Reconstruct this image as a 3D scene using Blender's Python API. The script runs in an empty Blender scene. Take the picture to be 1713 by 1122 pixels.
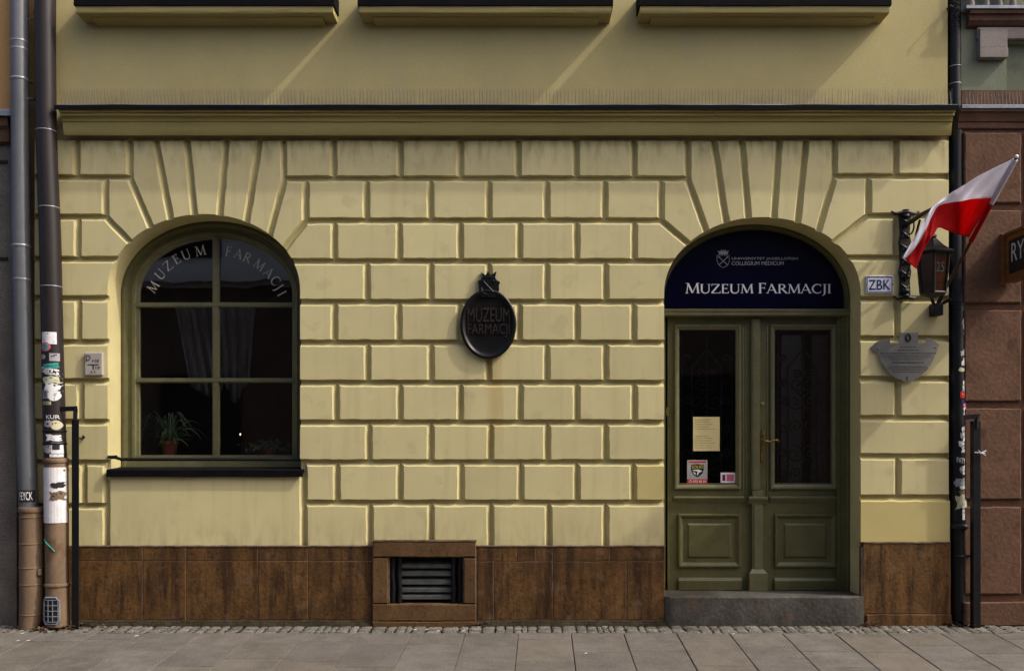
import bpy, math, random
from mathutils import Vector, noise as mnoise
random.seed(7)
SC = bpy.context.scene
COL = SC.collection
R = math.radians

# ------------------------------------------------------------------ camera, sky, sun, exposure
CAM_D, CAM_H, HX, HY, PPM = 8.0, 1.5, 880.0, 745.0, 200.0
cam = bpy.data.objects.new('camera', bpy.data.cameras.new('camera'))
COL.objects.link(cam)
cam.location = (0, -CAM_D, CAM_H)
cam.rotation_euler = (R(90), 0, 0)
cam.data.sensor_width = 36
cam.data.lens = 36 * 1600 / 1713
cam.data.shift_x = (856.5 - HX) / 1713
cam.data.shift_y = (HY - 561) / 1713
cam.data.clip_end = 500
SC.camera = cam

SUN_TO = Vector((3.46, -1.0, 3.7)).normalized()
world = bpy.data.worlds.new('World'); SC.world = world
world.use_nodes = True
wn = world.node_tree
sky = wn.nodes.new('ShaderNodeTexSky'); sky.sky_type = 'NISHITA'; sky.sun_disc = False
sky.sun_elevation = math.asin(SUN_TO.z)
sky.sun_rotation = math.atan2(SUN_TO.x, SUN_TO.y)
sky.dust_density = 6.0; sky.air_density = 0.7; sky.ozone_density = 0.6
bg = wn.nodes['Background']; bg.inputs['Strength'].default_value = 0.15
wn.links.new(sky.outputs[0], bg.inputs['Color'])
sun = bpy.data.objects.new('sun', bpy.data.lights.new('sun', 'SUN')); COL.objects.link(sun)
sun.data.energy = 1.6; sun.data.angle = R(1.2); sun.data.color = (1.0, 0.95, 0.86)
sun.rotation_euler = (-SUN_TO).to_track_quat('-Z', 'Y').to_euler()
sun.location = (6, -6, 9)
SC.view_settings.view_transform = 'Standard'
SC.view_settings.look = 'None'
SC.view_settings.exposure = 0.74
SC.view_settings.gamma = 1.0

# ------------------------------------------------------------------ measured-photo helpers
def X(px, y=0.0): return (px - HX) / PPM * (CAM_D + y) / CAM_D
def Z(py, y=0.0): return CAM_H + (HY - py) / PPM * (CAM_D + y) / CAM_D
def P(px, py, y=0.0): return (X(px, y), y, Z(py, y))

# ------------------------------------------------------------------ objects
BASE = {}
def tag(o, label=None, cat=None, group=None, kind=None):
    if label: o['label'] = label
    if cat: o['category'] = cat
    if group: o['group'] = group
    if kind: o['kind'] = kind
    return o
def thing(name, loc, label, cat, group=None):
    o = bpy.data.objects.new(name, None); COL.objects.link(o)
    o.empty_display_size = 0.1
    o.location = loc; BASE[o] = Vector(loc)
    return tag(o, label, cat, group)

class MB:
    def __init__(s): s.v = []; s.f = []; s.m = []
    def add(s, vs, fs, mi=0):
        n = len(s.v); s.v += [tuple(v) for v in vs]
        s.f += [tuple(n + i for i in f) for f in fs]; s.m += [mi] * len(fs)
        return s
    def box(s, x0, x1, y0, y1, z0, z1, mi=0):
        return s.add([(x0,y0,z0),(x1,y0,z0),(x1,y1,z0),(x0,y1,z0),(x0,y0,z1),(x1,y0,z1),(x1,y1,z1),(x0,y1,z1)],
            [(0,3,2,1),(4,5,6,7),(0,1,5,4),(1,2,6,5),(2,3,7,6),(3,0,4,7)], mi)
    def pbox(s, px0, px1, py0, py1, y0, y1, mi=0):
        """box whose FRONT face (at y0) spans the measured rectangle"""
        return s.box(X(px0,y0), X(px1,y0), y0, y1, Z(py1,y0), Z(py0,y0), mi)
    def prism(s, pts, y0, y1, mi=0, back=True):
        """pts = (x,z) outline, front at y0"""
        a = sum(pts[i][0]*pts[(i+1)%len(pts)][1]-pts[(i+1)%len(pts)][0]*pts[i][1] for i in range(len(pts)))
        if a < 0: pts = pts[::-1]
        n = len(pts)
        vs = [(x,y0,z) for x,z in pts] + [(x,y1,z) for x,z in pts]
        fs = [tuple(range(n))]
        if back: fs.append(tuple(range(2*n-1, n-1, -1)))
        fs += [(i, i+n, (i+1)%n+n, (i+1)%n) for i in range(n)]
        return s.add(vs, fs, mi)
    def sweep_x(s, prof, x0, x1, mi=0, segs=1, jit=0.0):
        """profile of (y,z) swept along x, capped"""
        n = len(prof); vs = []
        for k in range(segs+1):
            x = x0 + (x1-x0)*k/segs
            for j,(y,z) in enumerate(prof):
                d = jit*mnoise.noise(Vector((x*2.3, j*3.1, 0)))
                vs.append((x, y+d, z+d))
        fs = []
        for k in range(segs):
            for j in range(n):
                a = k*n+j; b = k*n+(j+1)%n
                fs.append((a, b, b+n, a+n))
        fs.append(tuple(range(n-1,-1,-1))); fs.append(tuple(range(segs*n, segs*n+n)))
        return s.add(vs, fs, mi)
    def tube(s, pts, r, n=12, mi=0, cap=True, flat=1.0):
        pts = [Vector(p) for p in pts]
        rs = r if isinstance(r, (list, tuple)) else [r]*len(pts)
        up = None; vs = []
        for i,p in enumerate(pts):
            t = (pts[min(i+1,len(pts)-1)] - pts[max(i-1,0)]).normalized()
            if up is None:
                up = Vector((0,1,0)) if abs(t.y) < 0.9 else Vector((1,0,0))
            u = (up - t*up.dot(t)).normalized(); w = t.cross(u); up = u
            for k in range(n):
                a = 2*math.pi*k/n
                vs.append(p + u*math.cos(a)*rs[i] + w*math.sin(a)*rs[i]*flat)
        fs = []
        for i in range(len(pts)-1):
            for k in range(n):
                a = i*n+k; b = i*n+(k+1)%n
                fs.append((a, b, b+n, a+n))
        if cap:
            fs.append(tuple(range(n-1,-1,-1))); m=(len(pts)-1)*n; fs.append(tuple(range(m, m+n)))
        return s.add(vs, fs, mi)
    def lathe(s, c, prof, n=32, axis='z', sx=1.0, sz=1.0, mi=0):
        """prof of (r, h). axis z: around vertical; axis y: r in the x-z plane, h towards the street"""
        vs = []
        for r,h in prof:
            for k in range(n):
                a = 2*math.pi*k/n
                if axis == 'z': vs.append((c[0]+r*math.cos(a), c[1]+r*math.sin(a), c[2]+h))
                else: vs.append((c[0]+r*math.cos(a)*sx, c[1]-h, c[2]+r*math.sin(a)*sz))
        fs = []
        for i in range(len(prof)-1):
            for k in range(n):
                a=i*n+k; b=i*n+(k+1)%n
                fs.append((a,b,b+n,a+n))
        fs.append(tuple(range(n-1,-1,-1))); m=(len(prof)-1)*n; fs.append(tuple(range(m,m+n)))
        return s.add(vs, fs, mi)
    def text(s, txt, x0, x1, z0, z1, y, mi=0, thick=0.002, fn=None):
        """flat letters fitted in a rectangle; fn maps (u,v) -> point instead"""
        vs, fs = glyphs(txt)
        xs=[v[0] for v in vs]; zs=[v[1] for v in vs]
        ax,bx,az,bz=min(xs),max(xs),min(zs),max(zs)
        out=[]
        for a,b,e in vs:
            u=(a-ax)/max(bx-ax,1e-6); v=(b-az)/max(bz-az,1e-6)
            if fn: out.append(fn(u,v,e*thick))
            else: out.append((x0+(x1-x0)*u, y-e*thick, z0+(z1-z0)*v))
        return s.add(out, fs, mi)
    def build(s, name, mats, parent=None, smooth=False, angle=35, bevel=0.0, seg=2, weld=False):
        me = bpy.data.meshes.new(name)
        off = BASE.get(parent, Vector((0,0,0))) if parent is not None else Vector((0,0,0))
        me.from_pydata([(a-off.x, b-off.y, c-off.z) for a,b,c in s.v], [], s.f)
        if not isinstance(mats, (list, tuple)): mats = [mats]
        for m in mats: me.materials.append(m)
        me.polygons.foreach_set('material_index', s.m)
        if smooth:
            me.polygons.foreach_set('use_smooth', [True]*len(me.polygons))
            me.set_sharp_from_angle(angle=R(angle))
        me.update()
        o = bpy.data.objects.new(name, me); COL.objects.link(o)
        if parent is not None: o.parent = parent; BASE[o] = off
        if bevel:
            b = o.modifiers.new('bevel', 'BEVEL'); b.width = bevel; b.segments = seg; b.limit_method='ANGLE'; b.angle_limit=R(40)
            b.harden_normals = False
        return o

_gc = {}
def glyphs(txt):
    """letters of the built-in font as a thin slab: (x, z, front?) vertices and faces"""
    if txt in _gc: return _gc[txt]
    cu = bpy.data.curves.new('lettering','FONT'); cu.body = txt; cu.size = 1; cu.resolution_u = 3; cu.extrude = 0.5
    ob = bpy.data.objects.new('lettering', cu); COL.objects.link(ob)
    dg = bpy.context.evaluated_depsgraph_get(); dg.update()
    me = bpy.data.meshes.new_from_object(ob.evaluated_get(dg))
    vs = [(v.co.x, v.co.y, 1.0 if v.co.z > 0 else 0.0) for v in me.vertices]
    fs = [tuple(p.vertices) for p in me.polygons]
    bpy.data.objects.remove(ob); bpy.data.curves.remove(cu); bpy.data.meshes.remove(me)
    _gc[txt] = (vs, fs); return _gc[txt]

# ---- a small roman alphabet with thick and thin strokes (cap height 1)
def _arc(cx, cz, rx, rz, a0, a1, n=12):
    return [(cx+rx*math.cos(R(a0+(a1-a0)*i/n)), cz+rz*math.sin(R(a0+(a1-a0)*i/n))) for i in range(n+1)]
T_, t_ = 0.135, 0.06
def _ser(x, z, w=0.26): return ([(x-w/2, z), (x+w/2, z)], 0.045)
ROMAN = {
 'M': (1.08, [([(.13,0),(.21,.98)],t_), ([(.21,.98),(.55,.04)],T_), ([(.55,.04),(.89,.98)],t_), ([(.89,.98),(.97,0)],T_), _ser(.13,.02,.22), _ser(.97,.02), _ser(.14,.98,.18), _ser(.95,.98,.18)]),
 'U': (.92, [([(.17,.98),(.17,.34)]+_arc(.47,.34,.30,.33,180,360)+[(.77,.34),(.77,.98)], [T_,T_]+[T_-.07*i/12 for i in range(13)]+[t_,t_]), _ser(.17,.98), _ser(.77,.98,.22)]),
 'Z': (.82, [([(.08,.97),(.70,.97)],t_), ([(.68,.96),(.08,.04)],T_), ([(.06,.03),(.74,.03)],t_), ([(.09,1.0),(.07,.80)],.05), ([(.75,0),(.78,.22)],.05)]),
 'E': (.70, [([(.18,0),(.18,1)],T_), ([(.08,.97),(.58,.97)],t_), ([(.18,.52),(.50,.52)],t_), ([(.08,.03),(.62,.03)],t_), ([(.58,1),(.57,.82)],.05), ([(.62,0),(.65,.2)],.05), ([(.5,.62),(.5,.42)],.04)]),
 'F': (.64, [([(.18,0),(.18,1)],T_), ([(.08,.97),(.57,.97)],t_), ([(.18,.52),(.50,.52)],t_), ([(.57,1),(.56,.82)],.05), _ser(.18,.02), ([(.5,.62),(.5,.42)],.04)]),
 'A': (.90, [([(.09,0),(.43,1)],t_), ([(.41,1.02),(.80,0)],T_), ([(.2,.34),(.66,.34)],t_), _ser(.09,.02,.22), _ser(.80,.02)]),
 'R': (.84, [([(.18,0),(.18,1)],T_), ([(.1,.97)]+_arc(.36,.74,.24,.23,90,-90)+[(.18,.51)], [t_,t_]+[.06+.07*math.sin(math.pi*i/12) for i in range(13)][1:]+[t_]), ([(.36,.52),(.78,.0)],T_), _ser(.18,.02), _ser(.8,.02,.16)]),
 'C': (.88, [(_arc(.50,.5,.40,.48,48,312,20), [.05+.09*math.sin(math.pi*i/20) for i in range(21)]), ([(.77,.98),(.76,.74)],.045), ([(.78,.26),(.77,.08)],.03)]),
 'J': (.40, [([(.22,1),(.22,.05),(.17,-.14),(.03,-.26)], [T_,T_,.1,.04]), _ser(.22,.98)]),
 'I': (.38, [([(.19,0),(.19,1)],T_), _ser(.19,.02), _ser(.19,.98)]),
 ' ': (.36, []),
}
def roman(mb, ch, fn, mi=0, fat=1.0):
    """fn(u, v, lift) -> 3D point; u,v in cap heights"""
    for si,(pts, w) in enumerate(ROMAN[ch][1]):
        ws = w if isinstance(w, list) else [w]*len(pts)
        vs = []
        for i,(a,b) in enumerate(pts):
            p0 = pts[max(i-1,0)]; p1 = pts[min(i+1,len(pts)-1)]
            dx,dz = p1[0]-p0[0], p1[1]-p0[1]; L = math.hypot(dx,dz) or 1
            h = ws[min(i,len(ws)-1)]*fat/2
            vs.append((a-dz/L*h, b+dx/L*h)); vs.append((a+dz/L*h, b-dx/L*h))
        pv = [fn(a,b,si*0.00025) for a,b in vs]
        fs = [(2*i, 2*i+1, 2*i+3, 2*i+2) for i in range(len(pts)-1)]
        mb.add(pv, fs, mi)

# ------------------------------------------------------------------ materials
def sv(a): return a if len(a)==4 else (*a,1)
def mat(name, c, c2=None, scale=4.0, rough=0.8, bump=0.2, bscale=60.0, dist=0.004, spec=0.18, metal=0.0, stretch=None,
        island=0.0, speck=None, speck_amt=0.0, speck_scale=40, extra=None, fine=0.12, coat=0.0, obj=False):
    m = bpy.data.materials.new(name); m.use_nodes = True
    nt = m.node_tree; N = nt.nodes; L = nt.links
    b = N['Principled BSDF']
    tc = N.new('ShaderNodeNewGeometry'); pos = tc.outputs['Position']
    mp = N.new('ShaderNodeMapping'); L.new(pos, mp.inputs[0])
    if stretch: mp.inputs['Scale'].default_value = stretch
    n1 = N.new('ShaderNodeTexNoise'); n1.inputs['Scale'].default_value = scale; n1.inputs['Detail'].default_value = 6; n1.inputs['Roughness'].default_value=.62
    L.new(mp.outputs[0], n1.inputs['Vector'])
    rp = N.new('ShaderNodeValToRGB'); rp.color_ramp.elements[0].position=.34; rp.color_ramp.elements[1].position=.68
    rp.color_ramp.elements[0].color=sv(c); rp.color_ramp.elements[1].color=sv(c2 or tuple(x*.78 for x in c))
    L.new(n1.outputs[0], rp.inputs[0]); cur = rp.outputs[0]
    n2 = N.new('ShaderNodeTexNoise'); n2.inputs['Scale'].default_value = bscale; n2.inputs['Detail'].default_value = 5
    L.new(pos, n2.inputs['Vector'])
    def mix(fac, a, bcol, mode='MIX'):
        x = N.new('ShaderNodeMix'); x.data_type='RGBA'; x.blend_type=mode
        if isinstance(fac, float): x.inputs[0].default_value = fac
        else: L.new(fac, x.inputs[0])
        L.new(a, x.inputs[6])
        if isinstance(bcol, tuple): x.inputs[7].default_value = sv(bcol)
        else: L.new(bcol, x.inputs[7])
        return x.outputs[2]
    def mapr(src, a, b_, c_, d):
        x = N.new('ShaderNodeMapRange'); x.inputs[1].default_value=a; x.inputs[2].default_value=b_; x.inputs[3].default_value=c_; x.inputs[4].default_value=d
        L.new(src, x.inputs[0]); return x.outputs[0]
    def mth(op, a, b_=None):
        x = N.new('ShaderNodeMath'); x.operation=op
        for i,q in enumerate((a,b_)):
            if q is None: continue
            if isinstance(q,(int,float)): x.inputs[i].default_value=q
            else: L.new(q, x.inputs[i])
        return x.outputs[0]
    def tint(val, cur):
        cmb = N.new('ShaderNodeCombineColor')
        for i in range(3): L.new(val, cmb.inputs[i])
        return mix(1.0, cur, cmb.outputs[0], 'MULTIPLY')
    if fine:
        cur = tint(mapr(n2.outputs[0], .25, .75, 1-fine, 1+fine), cur)
    if island:
        cur = tint(mapr(tc.outputs['Random Per Island'], 0, 1, 1-island, 1+island), cur)
    if speck:
        n3 = N.new('ShaderNodeTexNoise'); n3.inputs['Scale'].default_value=speck_scale; n3.inputs['Detail'].default_value=3
        L.new(mp.outputs[0], n3.inputs['Vector'])
        cur = mix(mapr(n3.outputs[0], .60, .68, 0, speck_amt), cur, speck)
    K = dict(N=N, L=L, mix=mix, mapr=mapr, mth=mth, tint=tint, pos=pos)
    if extra: cur = extra(K, cur)
    L.new(cur, b.inputs['Base Color'])
    b.inputs['Roughness'].default_value = rough; b.inputs['Metallic'].default_value = metal
    b.inputs['Specular IOR Level'].default_value = spec
    if coat: b.inputs['Coat Weight'].default_value = coat; b.inputs['Coat Roughness'].default_value=.08
    if bump:
        bp = N.new('ShaderNodeBump'); bp.inputs['Strength'].default_value=bump; bp.inputs['Distance'].default_value=dist
        s2 = mth('ADD', n2.outputs[0], mth('MULTIPLY', n1.outputs[0], 1.2))
        L.new(s2, bp.inputs['Height']); L.new(bp.outputs[0], b.inputs['Normal'])
    return m

def stain_layer(K, cur):
    """rain streaks and the rust run below the cast plaque"""
    N,L,mix,mapr,mth,pos = (K[k] for k in ('N','L','mix','mapr','mth','pos'))
    sp = N.new('ShaderNodeSeparateXYZ'); L.new(pos, sp.inputs[0])
    mp = N.new('ShaderNodeMapping'); mp.inputs['Scale'].default_value=(7,1,.55); L.new(pos, mp.inputs[0])
    n = N.new('ShaderNodeTexNoise'); n.inputs['Scale'].default_value=1.6; n.inputs['Detail'].default_value=5; L.new(mp.outputs[0], n.inputs[0])
    cur = mix(mapr(n.outputs[0], .52, .78, 0, .25), cur, (.30,.235,.13))
    # rust run
    wob = mth('MULTIPLY', mth('SUBTRACT', n.outputs[0], .5), .22)
    dx = mth('ABSOLUTE', mth('ADD', mth('SUBTRACT', sp.outputs[0], -.275), wob))
    f1 = mapr(dx, .02, .085, 1, 0)
    f2 = mth('MULTIPLY', mapr(sp.outputs[2], 1.25, 1.75, 0, 1), mapr(sp.outputs[2], 2.22, 2.30, 1, 0))
    cur = mix(mth('MULTIPLY', mth('MULTIPLY', f1, f2), .42), cur, (.38,.24,.07))
    # soot washed down from the drip joints under the cornice
    mp2 = N.new('ShaderNodeMapping'); mp2.inputs['Scale'].default_value=(5,1,1.4); L.new(pos, mp2.inputs[0])
    n2 = N.new('ShaderNodeTexNoise'); n2.inputs['Scale'].default_value=3; n2.inputs['Detail'].default_value=6; L.new(mp2.outputs[0], n2.inputs[0])
    g = mth('MULTIPLY', mapr(n2.outputs[0], .45, .66, 0, 1), mapr(sp.outputs[2], 3.8, 4.08, 0, .6))
    cur = mix(g, cur, (.12,.08,.03))
    # splash dirt above the plinth
    g = mth('MULTIPLY', mapr(n2.outputs[0], .45, .66, 0, 1), mapr(sp.outputs[2], .62, .95, .35, 0))
    cur = mix(g, cur, (.20,.16,.09))
    return cur

YW = mat('yellow_plaster', (.55,.485,.245), (.47,.41,.20), scale=2.2, rough=.9, bump=.25, bscale=90, dist=.003, extra=stain_layer, fine=.06)
YF = mat('weathered_plaster_face', (.61,.54,.285), (.535,.475,.255), scale=1.7, rough=.9, bump=.3, bscale=120, dist=.002, extra=stain_layer, island=.055, fine=.05, spec=.12, speck=(.33,.28,.16), speck_amt=.22, speck_scale=5)
YN = mat('repainted_yellow', (.54,.455,.195), (.49,.41,.17), scale=2.0, rough=.85, bump=.2, bscale=100, dist=.002, fine=.05)
def upper_extra(K, cur):
    N,L,mix,mapr,mth,pos = (K[k] for k in ('N','L','mix','mapr','mth','pos'))
    sp = N.new('ShaderNodeSeparateXYZ'); L.new(pos, sp.inputs[0])
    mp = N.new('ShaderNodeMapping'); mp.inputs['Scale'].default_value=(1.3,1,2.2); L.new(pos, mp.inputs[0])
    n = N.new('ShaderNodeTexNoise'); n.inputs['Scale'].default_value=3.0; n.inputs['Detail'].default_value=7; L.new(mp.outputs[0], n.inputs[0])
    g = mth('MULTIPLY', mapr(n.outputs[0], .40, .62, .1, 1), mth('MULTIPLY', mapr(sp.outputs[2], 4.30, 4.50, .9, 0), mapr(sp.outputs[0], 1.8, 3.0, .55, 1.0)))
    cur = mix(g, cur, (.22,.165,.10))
    mp = N.new('ShaderNodeMapping'); mp.inputs['Scale'].default_value=(2.0,1,.5); L.new(pos, mp.inputs[0])
    n = N.new('ShaderNodeTexNoise'); n.inputs['Scale'].default_value=2.0; n.inputs['Detail'].default_value=6; L.new(mp.outputs[0], n.inputs[0])
    return mix(mapr(n.outputs[0], .5, .75, 0, .35), cur, (.38,.33,.22))
YU = mat('upper_plaster', (.475,.405,.19), (.415,.35,.16), scale=1.2, rough=.92, bump=.25, bscale=70, dist=.003, extra=upper_extra, fine=.05)
CORN = mat('cornice_paint', (.44,.375,.16), (.33,.275,.11), scale=1.5, rough=.85, bump=.2, bscale=60, stretch=(.4,1,3), fine=.08)
def stone_extra(K, cur):
    N,L,mix,mapr,mth,pos = (K[k] for k in ('N','L','mix','mapr','mth','pos'))
    sp = N.new('ShaderNodeSeparateXYZ'); L.new(pos, sp.inputs[0])
    mp = N.new('ShaderNodeMapping'); mp.inputs['Scale'].default_value=(6,1,.7); L.new(pos, mp.inputs[0])
    n = N.new('ShaderNodeTexNoise'); n.inputs['Scale'].default_value=1.5; n.inputs['Detail'].default_value=10; n.inputs['Roughness'].default_value=.78; L.new(mp.outputs[0], n.inputs[0])
    cur = mix(mapr(n.outputs[0], .45, .60, 0, .85), cur, (.026,.013,.007))
    v = N.new('ShaderNodeTexNoise'); v.inputs['Scale'].default_value=26; v.inputs['Detail'].default_value=4; L.new(pos, v.inputs[0])
    cur = mix(mapr(v.outputs[0], .60, .70, 0, .6), cur, (.02,.012,.006))
    v2 = N.new('ShaderNodeTexNoise'); v2.inputs['Scale'].default_value=9; v2.inputs['Detail'].default_value=8; L.new(pos, v2.inputs[0])
    return mix(mapr(v2.outputs[0], .58, .74, 0, .5), cur, (.17,.115,.07))
STONE = mat('brown_plinth_stone', (.140,.070,.022), (.078,.040,.014), scale=5, rough=.75, bump=.5, bscale=45, dist=.006, island=.14, extra=stone_extra, fine=.25)
VSTONE = mat('vent_stone', (.125,.072,.032), (.085,.045,.018), scale=6, rough=.8, bump=.5, bscale=50, dist=.005, island=.12, fine=.25, speck=(.04,.025,.015), speck_amt=.6, speck_scale=22)
MORTAR = mat('pale_mortar', (.19,.135,.10), (.08,.05,.03), scale=14, rough=.95, bump=.5, bscale=60, dist=.004, fine=.2)
RSTONE = mat('red_sandstone', (.145,.078,.048), (.10,.055,.035), scale=3.2, rough=.9, bump=.55, bscale=38, dist=.007, island=.1, fine=.22, speck=(.07,.035,.022), speck_amt=.7, speck_scale=4)
RCORN = mat('red_cornice_stone', (.12,.063,.04), (.075,.04,.026), scale=4, rough=.85, bump=.4, bscale=40, fine=.15)
GREEN = mat('grey_green_plaster', (.20,.215,.15), (.165,.175,.12), scale=2, rough=.92, bump=.3, bscale=70, fine=.08, speck=(.12,.11,.08), speck_amt=.4, speck_scale=6)
LILAC = mat('grey_corbel_stone', (.26,.225,.20), (.2,.17,.15), scale=5, rough=.85, bump=.3, bscale=60)
ORANGE = mat('orange_plaster', (.55,.32,.13), (.48,.27,.11), scale=2.4, rough=.9, bump=.25, bscale=80, fine=.07)
ROUGHC = mat('rough_grey_render', (.18,.158,.138), (.125,.108,.094), scale=4, rough=.95, bump=.9, bscale=70, dist=.01, fine=.3)
OLIVE = mat('olive_paint', (.100,.096,.036), (.074,.071,.026), scale=5, rough=.42, bump=.12, bscale=30, dist=.002, spec=.5, fine=.1, speck=(.05,.05,.02), speck_amt=.3, speck_scale=18)
OLIVEL = mat('pale_olive_paint', (.138,.132,.066), (.105,.100,.047), scale=6, rough=.4, bump=.1, bscale=30, dist=.002, spec=.5, fine=.1)
BLACK = mat('black_metal', (.005,.005,.007), (.009,.009,.010), scale=8, rough=.5, bump=.2, bscale=50, dist=.002, spec=.22)
FLASH = mat('dark_flashing_sheet', (.004,.004,.005), (.007,.006,.007), scale=6, rough=.8, bump=.2, bscale=30, spec=.05)
CAST = mat('cast_black_metal', (.004,.004,.004), (.007,.006,.006), scale=10, rough=.36, bump=.25, bscale=90, dist=.002, spec=.28)
IRON = mat('wrought_iron', (.008,.008,.007), (.016,.014,.012), scale=20, rough=.5, bump=.4, bscale=70, dist=.003, spec=.3)
ZINC = mat('zinc_flashing', (.30,.32,.35), (.2,.21,.24), scale=8, rough=.4, bump=.1, bscale=30, metal=.4)
STEEL = mat('spike_steel', (.20,.19,.17), (.13,.12,.10), scale=20, rough=.4, bump=0, metal=.5)
GPIPE = mat('grey_blue_pipe_paint', (.125,.132,.145), (.075,.08,.088), scale=2.5, rough=.38, bump=.15, bscale=20, dist=.002, spec=.5, stretch=(1,1,.3), fine=.1)
DPIPE = mat('dark_brown_pipe_paint', (.024,.018,.018), (.015,.012,.012), scale=3, rough=.45, bump=.15, bscale=25, dist=.002, spec=.3, stretch=(1,1,.3), fine=.15)
BPIPE = mat('black_pipe_paint', (.014,.014,.014), (.008,.008,.009), scale=3, rough=.45, bump=.15, bscale=25, dist=.002, spec=.28, stretch=(1,1,.3), fine=.15)
CLAY = mat('tan_pipe_paint', (.205,.14,.088), (.125,.085,.055), scale=3.5, rough=.6, bump=.3, bscale=40, dist=.003, stretch=(1,1,.45), fine=.12, speck=(.10,.055,.03), speck_amt=.6, speck_scale=9)
WHITE = mat('white_vinyl', (.72,.71,.72), (.62,.61,.63), scale=12, rough=.5, bump=.1, bscale=40, fine=.08)
PAPERG = mat('grey_paper', (.36,.36,.37), (.28,.28,.30), scale=20, rough=.6, bump=.1, bscale=40, fine=.15)
PAPERB = mat('black_print', (.015,.015,.02), (.03,.03,.035), scale=15, rough=.5, bump=0)
TEAL = mat('teal_vinyl', (.05,.32,.27), (.03,.22,.2), scale=15, rough=.5, bump=0)
REDV = mat('red_vinyl', (.50,.03,.025), (.42,.025,.02), scale=10, rough=.45, bump=0, fine=.04)
PINKV = mat('pink_vinyl', (.55,.14,.22), (.42,.08,.17), scale=30, rough=.5, bump=0)
PURPLE = mat('purple_vinyl', (.17,.02,.09), (.13,.015,.07), scale=30, rough=.5, bump=0)
CREAM = mat('cream_vinyl', (.55,.52,.36), (.45,.42,.28), scale=15, rough=.55, bump=0)
YELV = mat('yellow_vinyl', (.65,.48,.06), (.55,.4,.05), scale=20, rough=.5, bump=0)
NOTICE = mat('yellowed_paper', (.62,.54,.28), (.56,.48,.24), scale=5, rough=.7, bump=.1, bscale=20, fine=.04)
FADED = mat('faded_ink', (.30,.25,.14), (.36,.3,.16), scale=60, rough=.7, bump=0)
NAVY = mat('navy_enamel', (.0012,.0012,.018), (.001,.001,.013), scale=3, rough=.25, bump=0, spec=.12, fine=.03)
LETTER = mat('silver_white_letter', (.88,.88,.90), (.82,.82,.85), scale=30, rough=.45, bump=0, fine=.03)
LETTERD = mat('dull_silver_letter', (.42,.43,.46), (.36,.37,.40), scale=30, rough=.45, bump=0, fine=.03)
ETCH = mat('etched_letter', (.50,.50,.45), (.42,.42,.38), scale=30, rough=.6, bump=0, fine=.03)
ENAMEL = mat('white_enamel', (.60,.62,.70), (.55,.57,.65), scale=10, rough=.3, bump=0, spec=.5)
ENBLUE = mat('blue_enamel', (.012,.022,.10), (.01,.02,.08), scale=10, rough=.3, bump=0)
PLAQUE = mat('brushed_grey_plaque', (.235,.23,.215), (.19,.185,.175), scale=7, rough=.42, bump=.1, bscale=50, metal=.35, fine=.1)
PLATEG = mat('grey_plastic_plate', (.42,.385,.35), (.36,.32,.28), scale=10, rough=.5, bump=.05, fine=.06)
BRASS = mat('worn_brass', (.33,.22,.07), (.16,.10,.035), scale=30, rough=.38, bump=.2, bscale=80, metal=.8)
STEP = mat('grey_step_stone', (.088,.082,.072), (.048,.044,.038), scale=3.5, rough=.8, bump=.6, bscale=40, dist=.006, fine=.25, speck=(.13,.08,.05), speck_amt=.5, speck_scale=6)
def slab_extra(K, cur):
    N,L,mix,mapr,mth,pos = (K[k] for k in ('N','L','mix','mapr','mth','pos'))
    geo=N.new('ShaderNodeNewGeometry')
    r2=mth('FRACT', mth('MULTIPLY', geo.outputs['Random Per Island'], 7.31))
    cur=mix(mapr(r2,.55,1,0,.35),cur,(.145,.118,.085)); cur=mix(mapr(r2,.0,.3,.35,0),cur,(.125,.108,.108))
    n=N.new('ShaderNodeTexNoise'); n.inputs['Scale'].default_value=2.3; n.inputs['Detail'].default_value=9; n.inputs['Roughness'].default_value=.75; L.new(pos,n.inputs[0])
    cur=mix(mapr(n.outputs[0],.48,.66,0,.6),cur,(.075,.066,.056))
    v=N.new('ShaderNodeTexVoronoi'); v.inputs['Scale'].default_value=6.5; L.new(pos,v.inputs['Vector'])
    cur=mix(mapr(v.outputs['Distance'],.055,.075,.75,0),cur,(.05,.045,.04))
    v=N.new('ShaderNodeTexNoise'); v.inputs['Scale'].default_value=150; L.new(pos,v.inputs[0])
    return mix(mapr(v.outputs[0],.62,.72,0,.5),cur,(.30,.28,.25))
SLAB = mat('pavement_slab', (.150,.137,.120), (.108,.098,.085), scale=7, rough=.9, bump=1.0, bscale=110, dist=.007, island=.12, fine=.32, spec=.12, extra=slab_extra)
SETT = mat('rough_stone_strip', (.165,.155,.132), (.115,.105,.088), scale=14, rough=.95, bump=1.0, bscale=60, dist=.015, fine=.35, island=.25)
ASPH = mat('road_asphalt', (.06,.058,.055), (.05,.048,.045), scale=6, rough=.92, bump=.6, bscale=90, dist=.006)
DIRT = mat('dark_gap_dirt', (.075,.068,.056), (.06,.053,.043), scale=20, rough=1, bump=.5, bscale=60)
MOSS = mat('damp_mossy_edge', (.022,.020,.009), (.045,.034,.02), scale=9, rough=.95, bump=.8, bscale=50, dist=.008, fine=.3)
FLAGW = mat('white_flag_cloth', (.84,.83,.90), (.80,.79,.87), scale=6, rough=.8, bump=.2, bscale=400, dist=.0006, fine=.03)
FLAGR = mat('red_flag_cloth', (.56,.012,.016), (.50,.010,.014), scale=6, rough=.8, bump=.2, bscale=400, dist=.0006, fine=.03)
WOODP = mat('dark_wood_pole', (.09,.04,.022), (.06,.028,.016), scale=5, rough=.5, bump=.1, stretch=(4,4,.5))
WOODS = mat('varnished_sign_wood', (.22,.09,.028), (.13,.05,.018), scale=5, rough=.45, bump=.3, bscale=30, stretch=(3,1,6), fine=.1)
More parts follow.
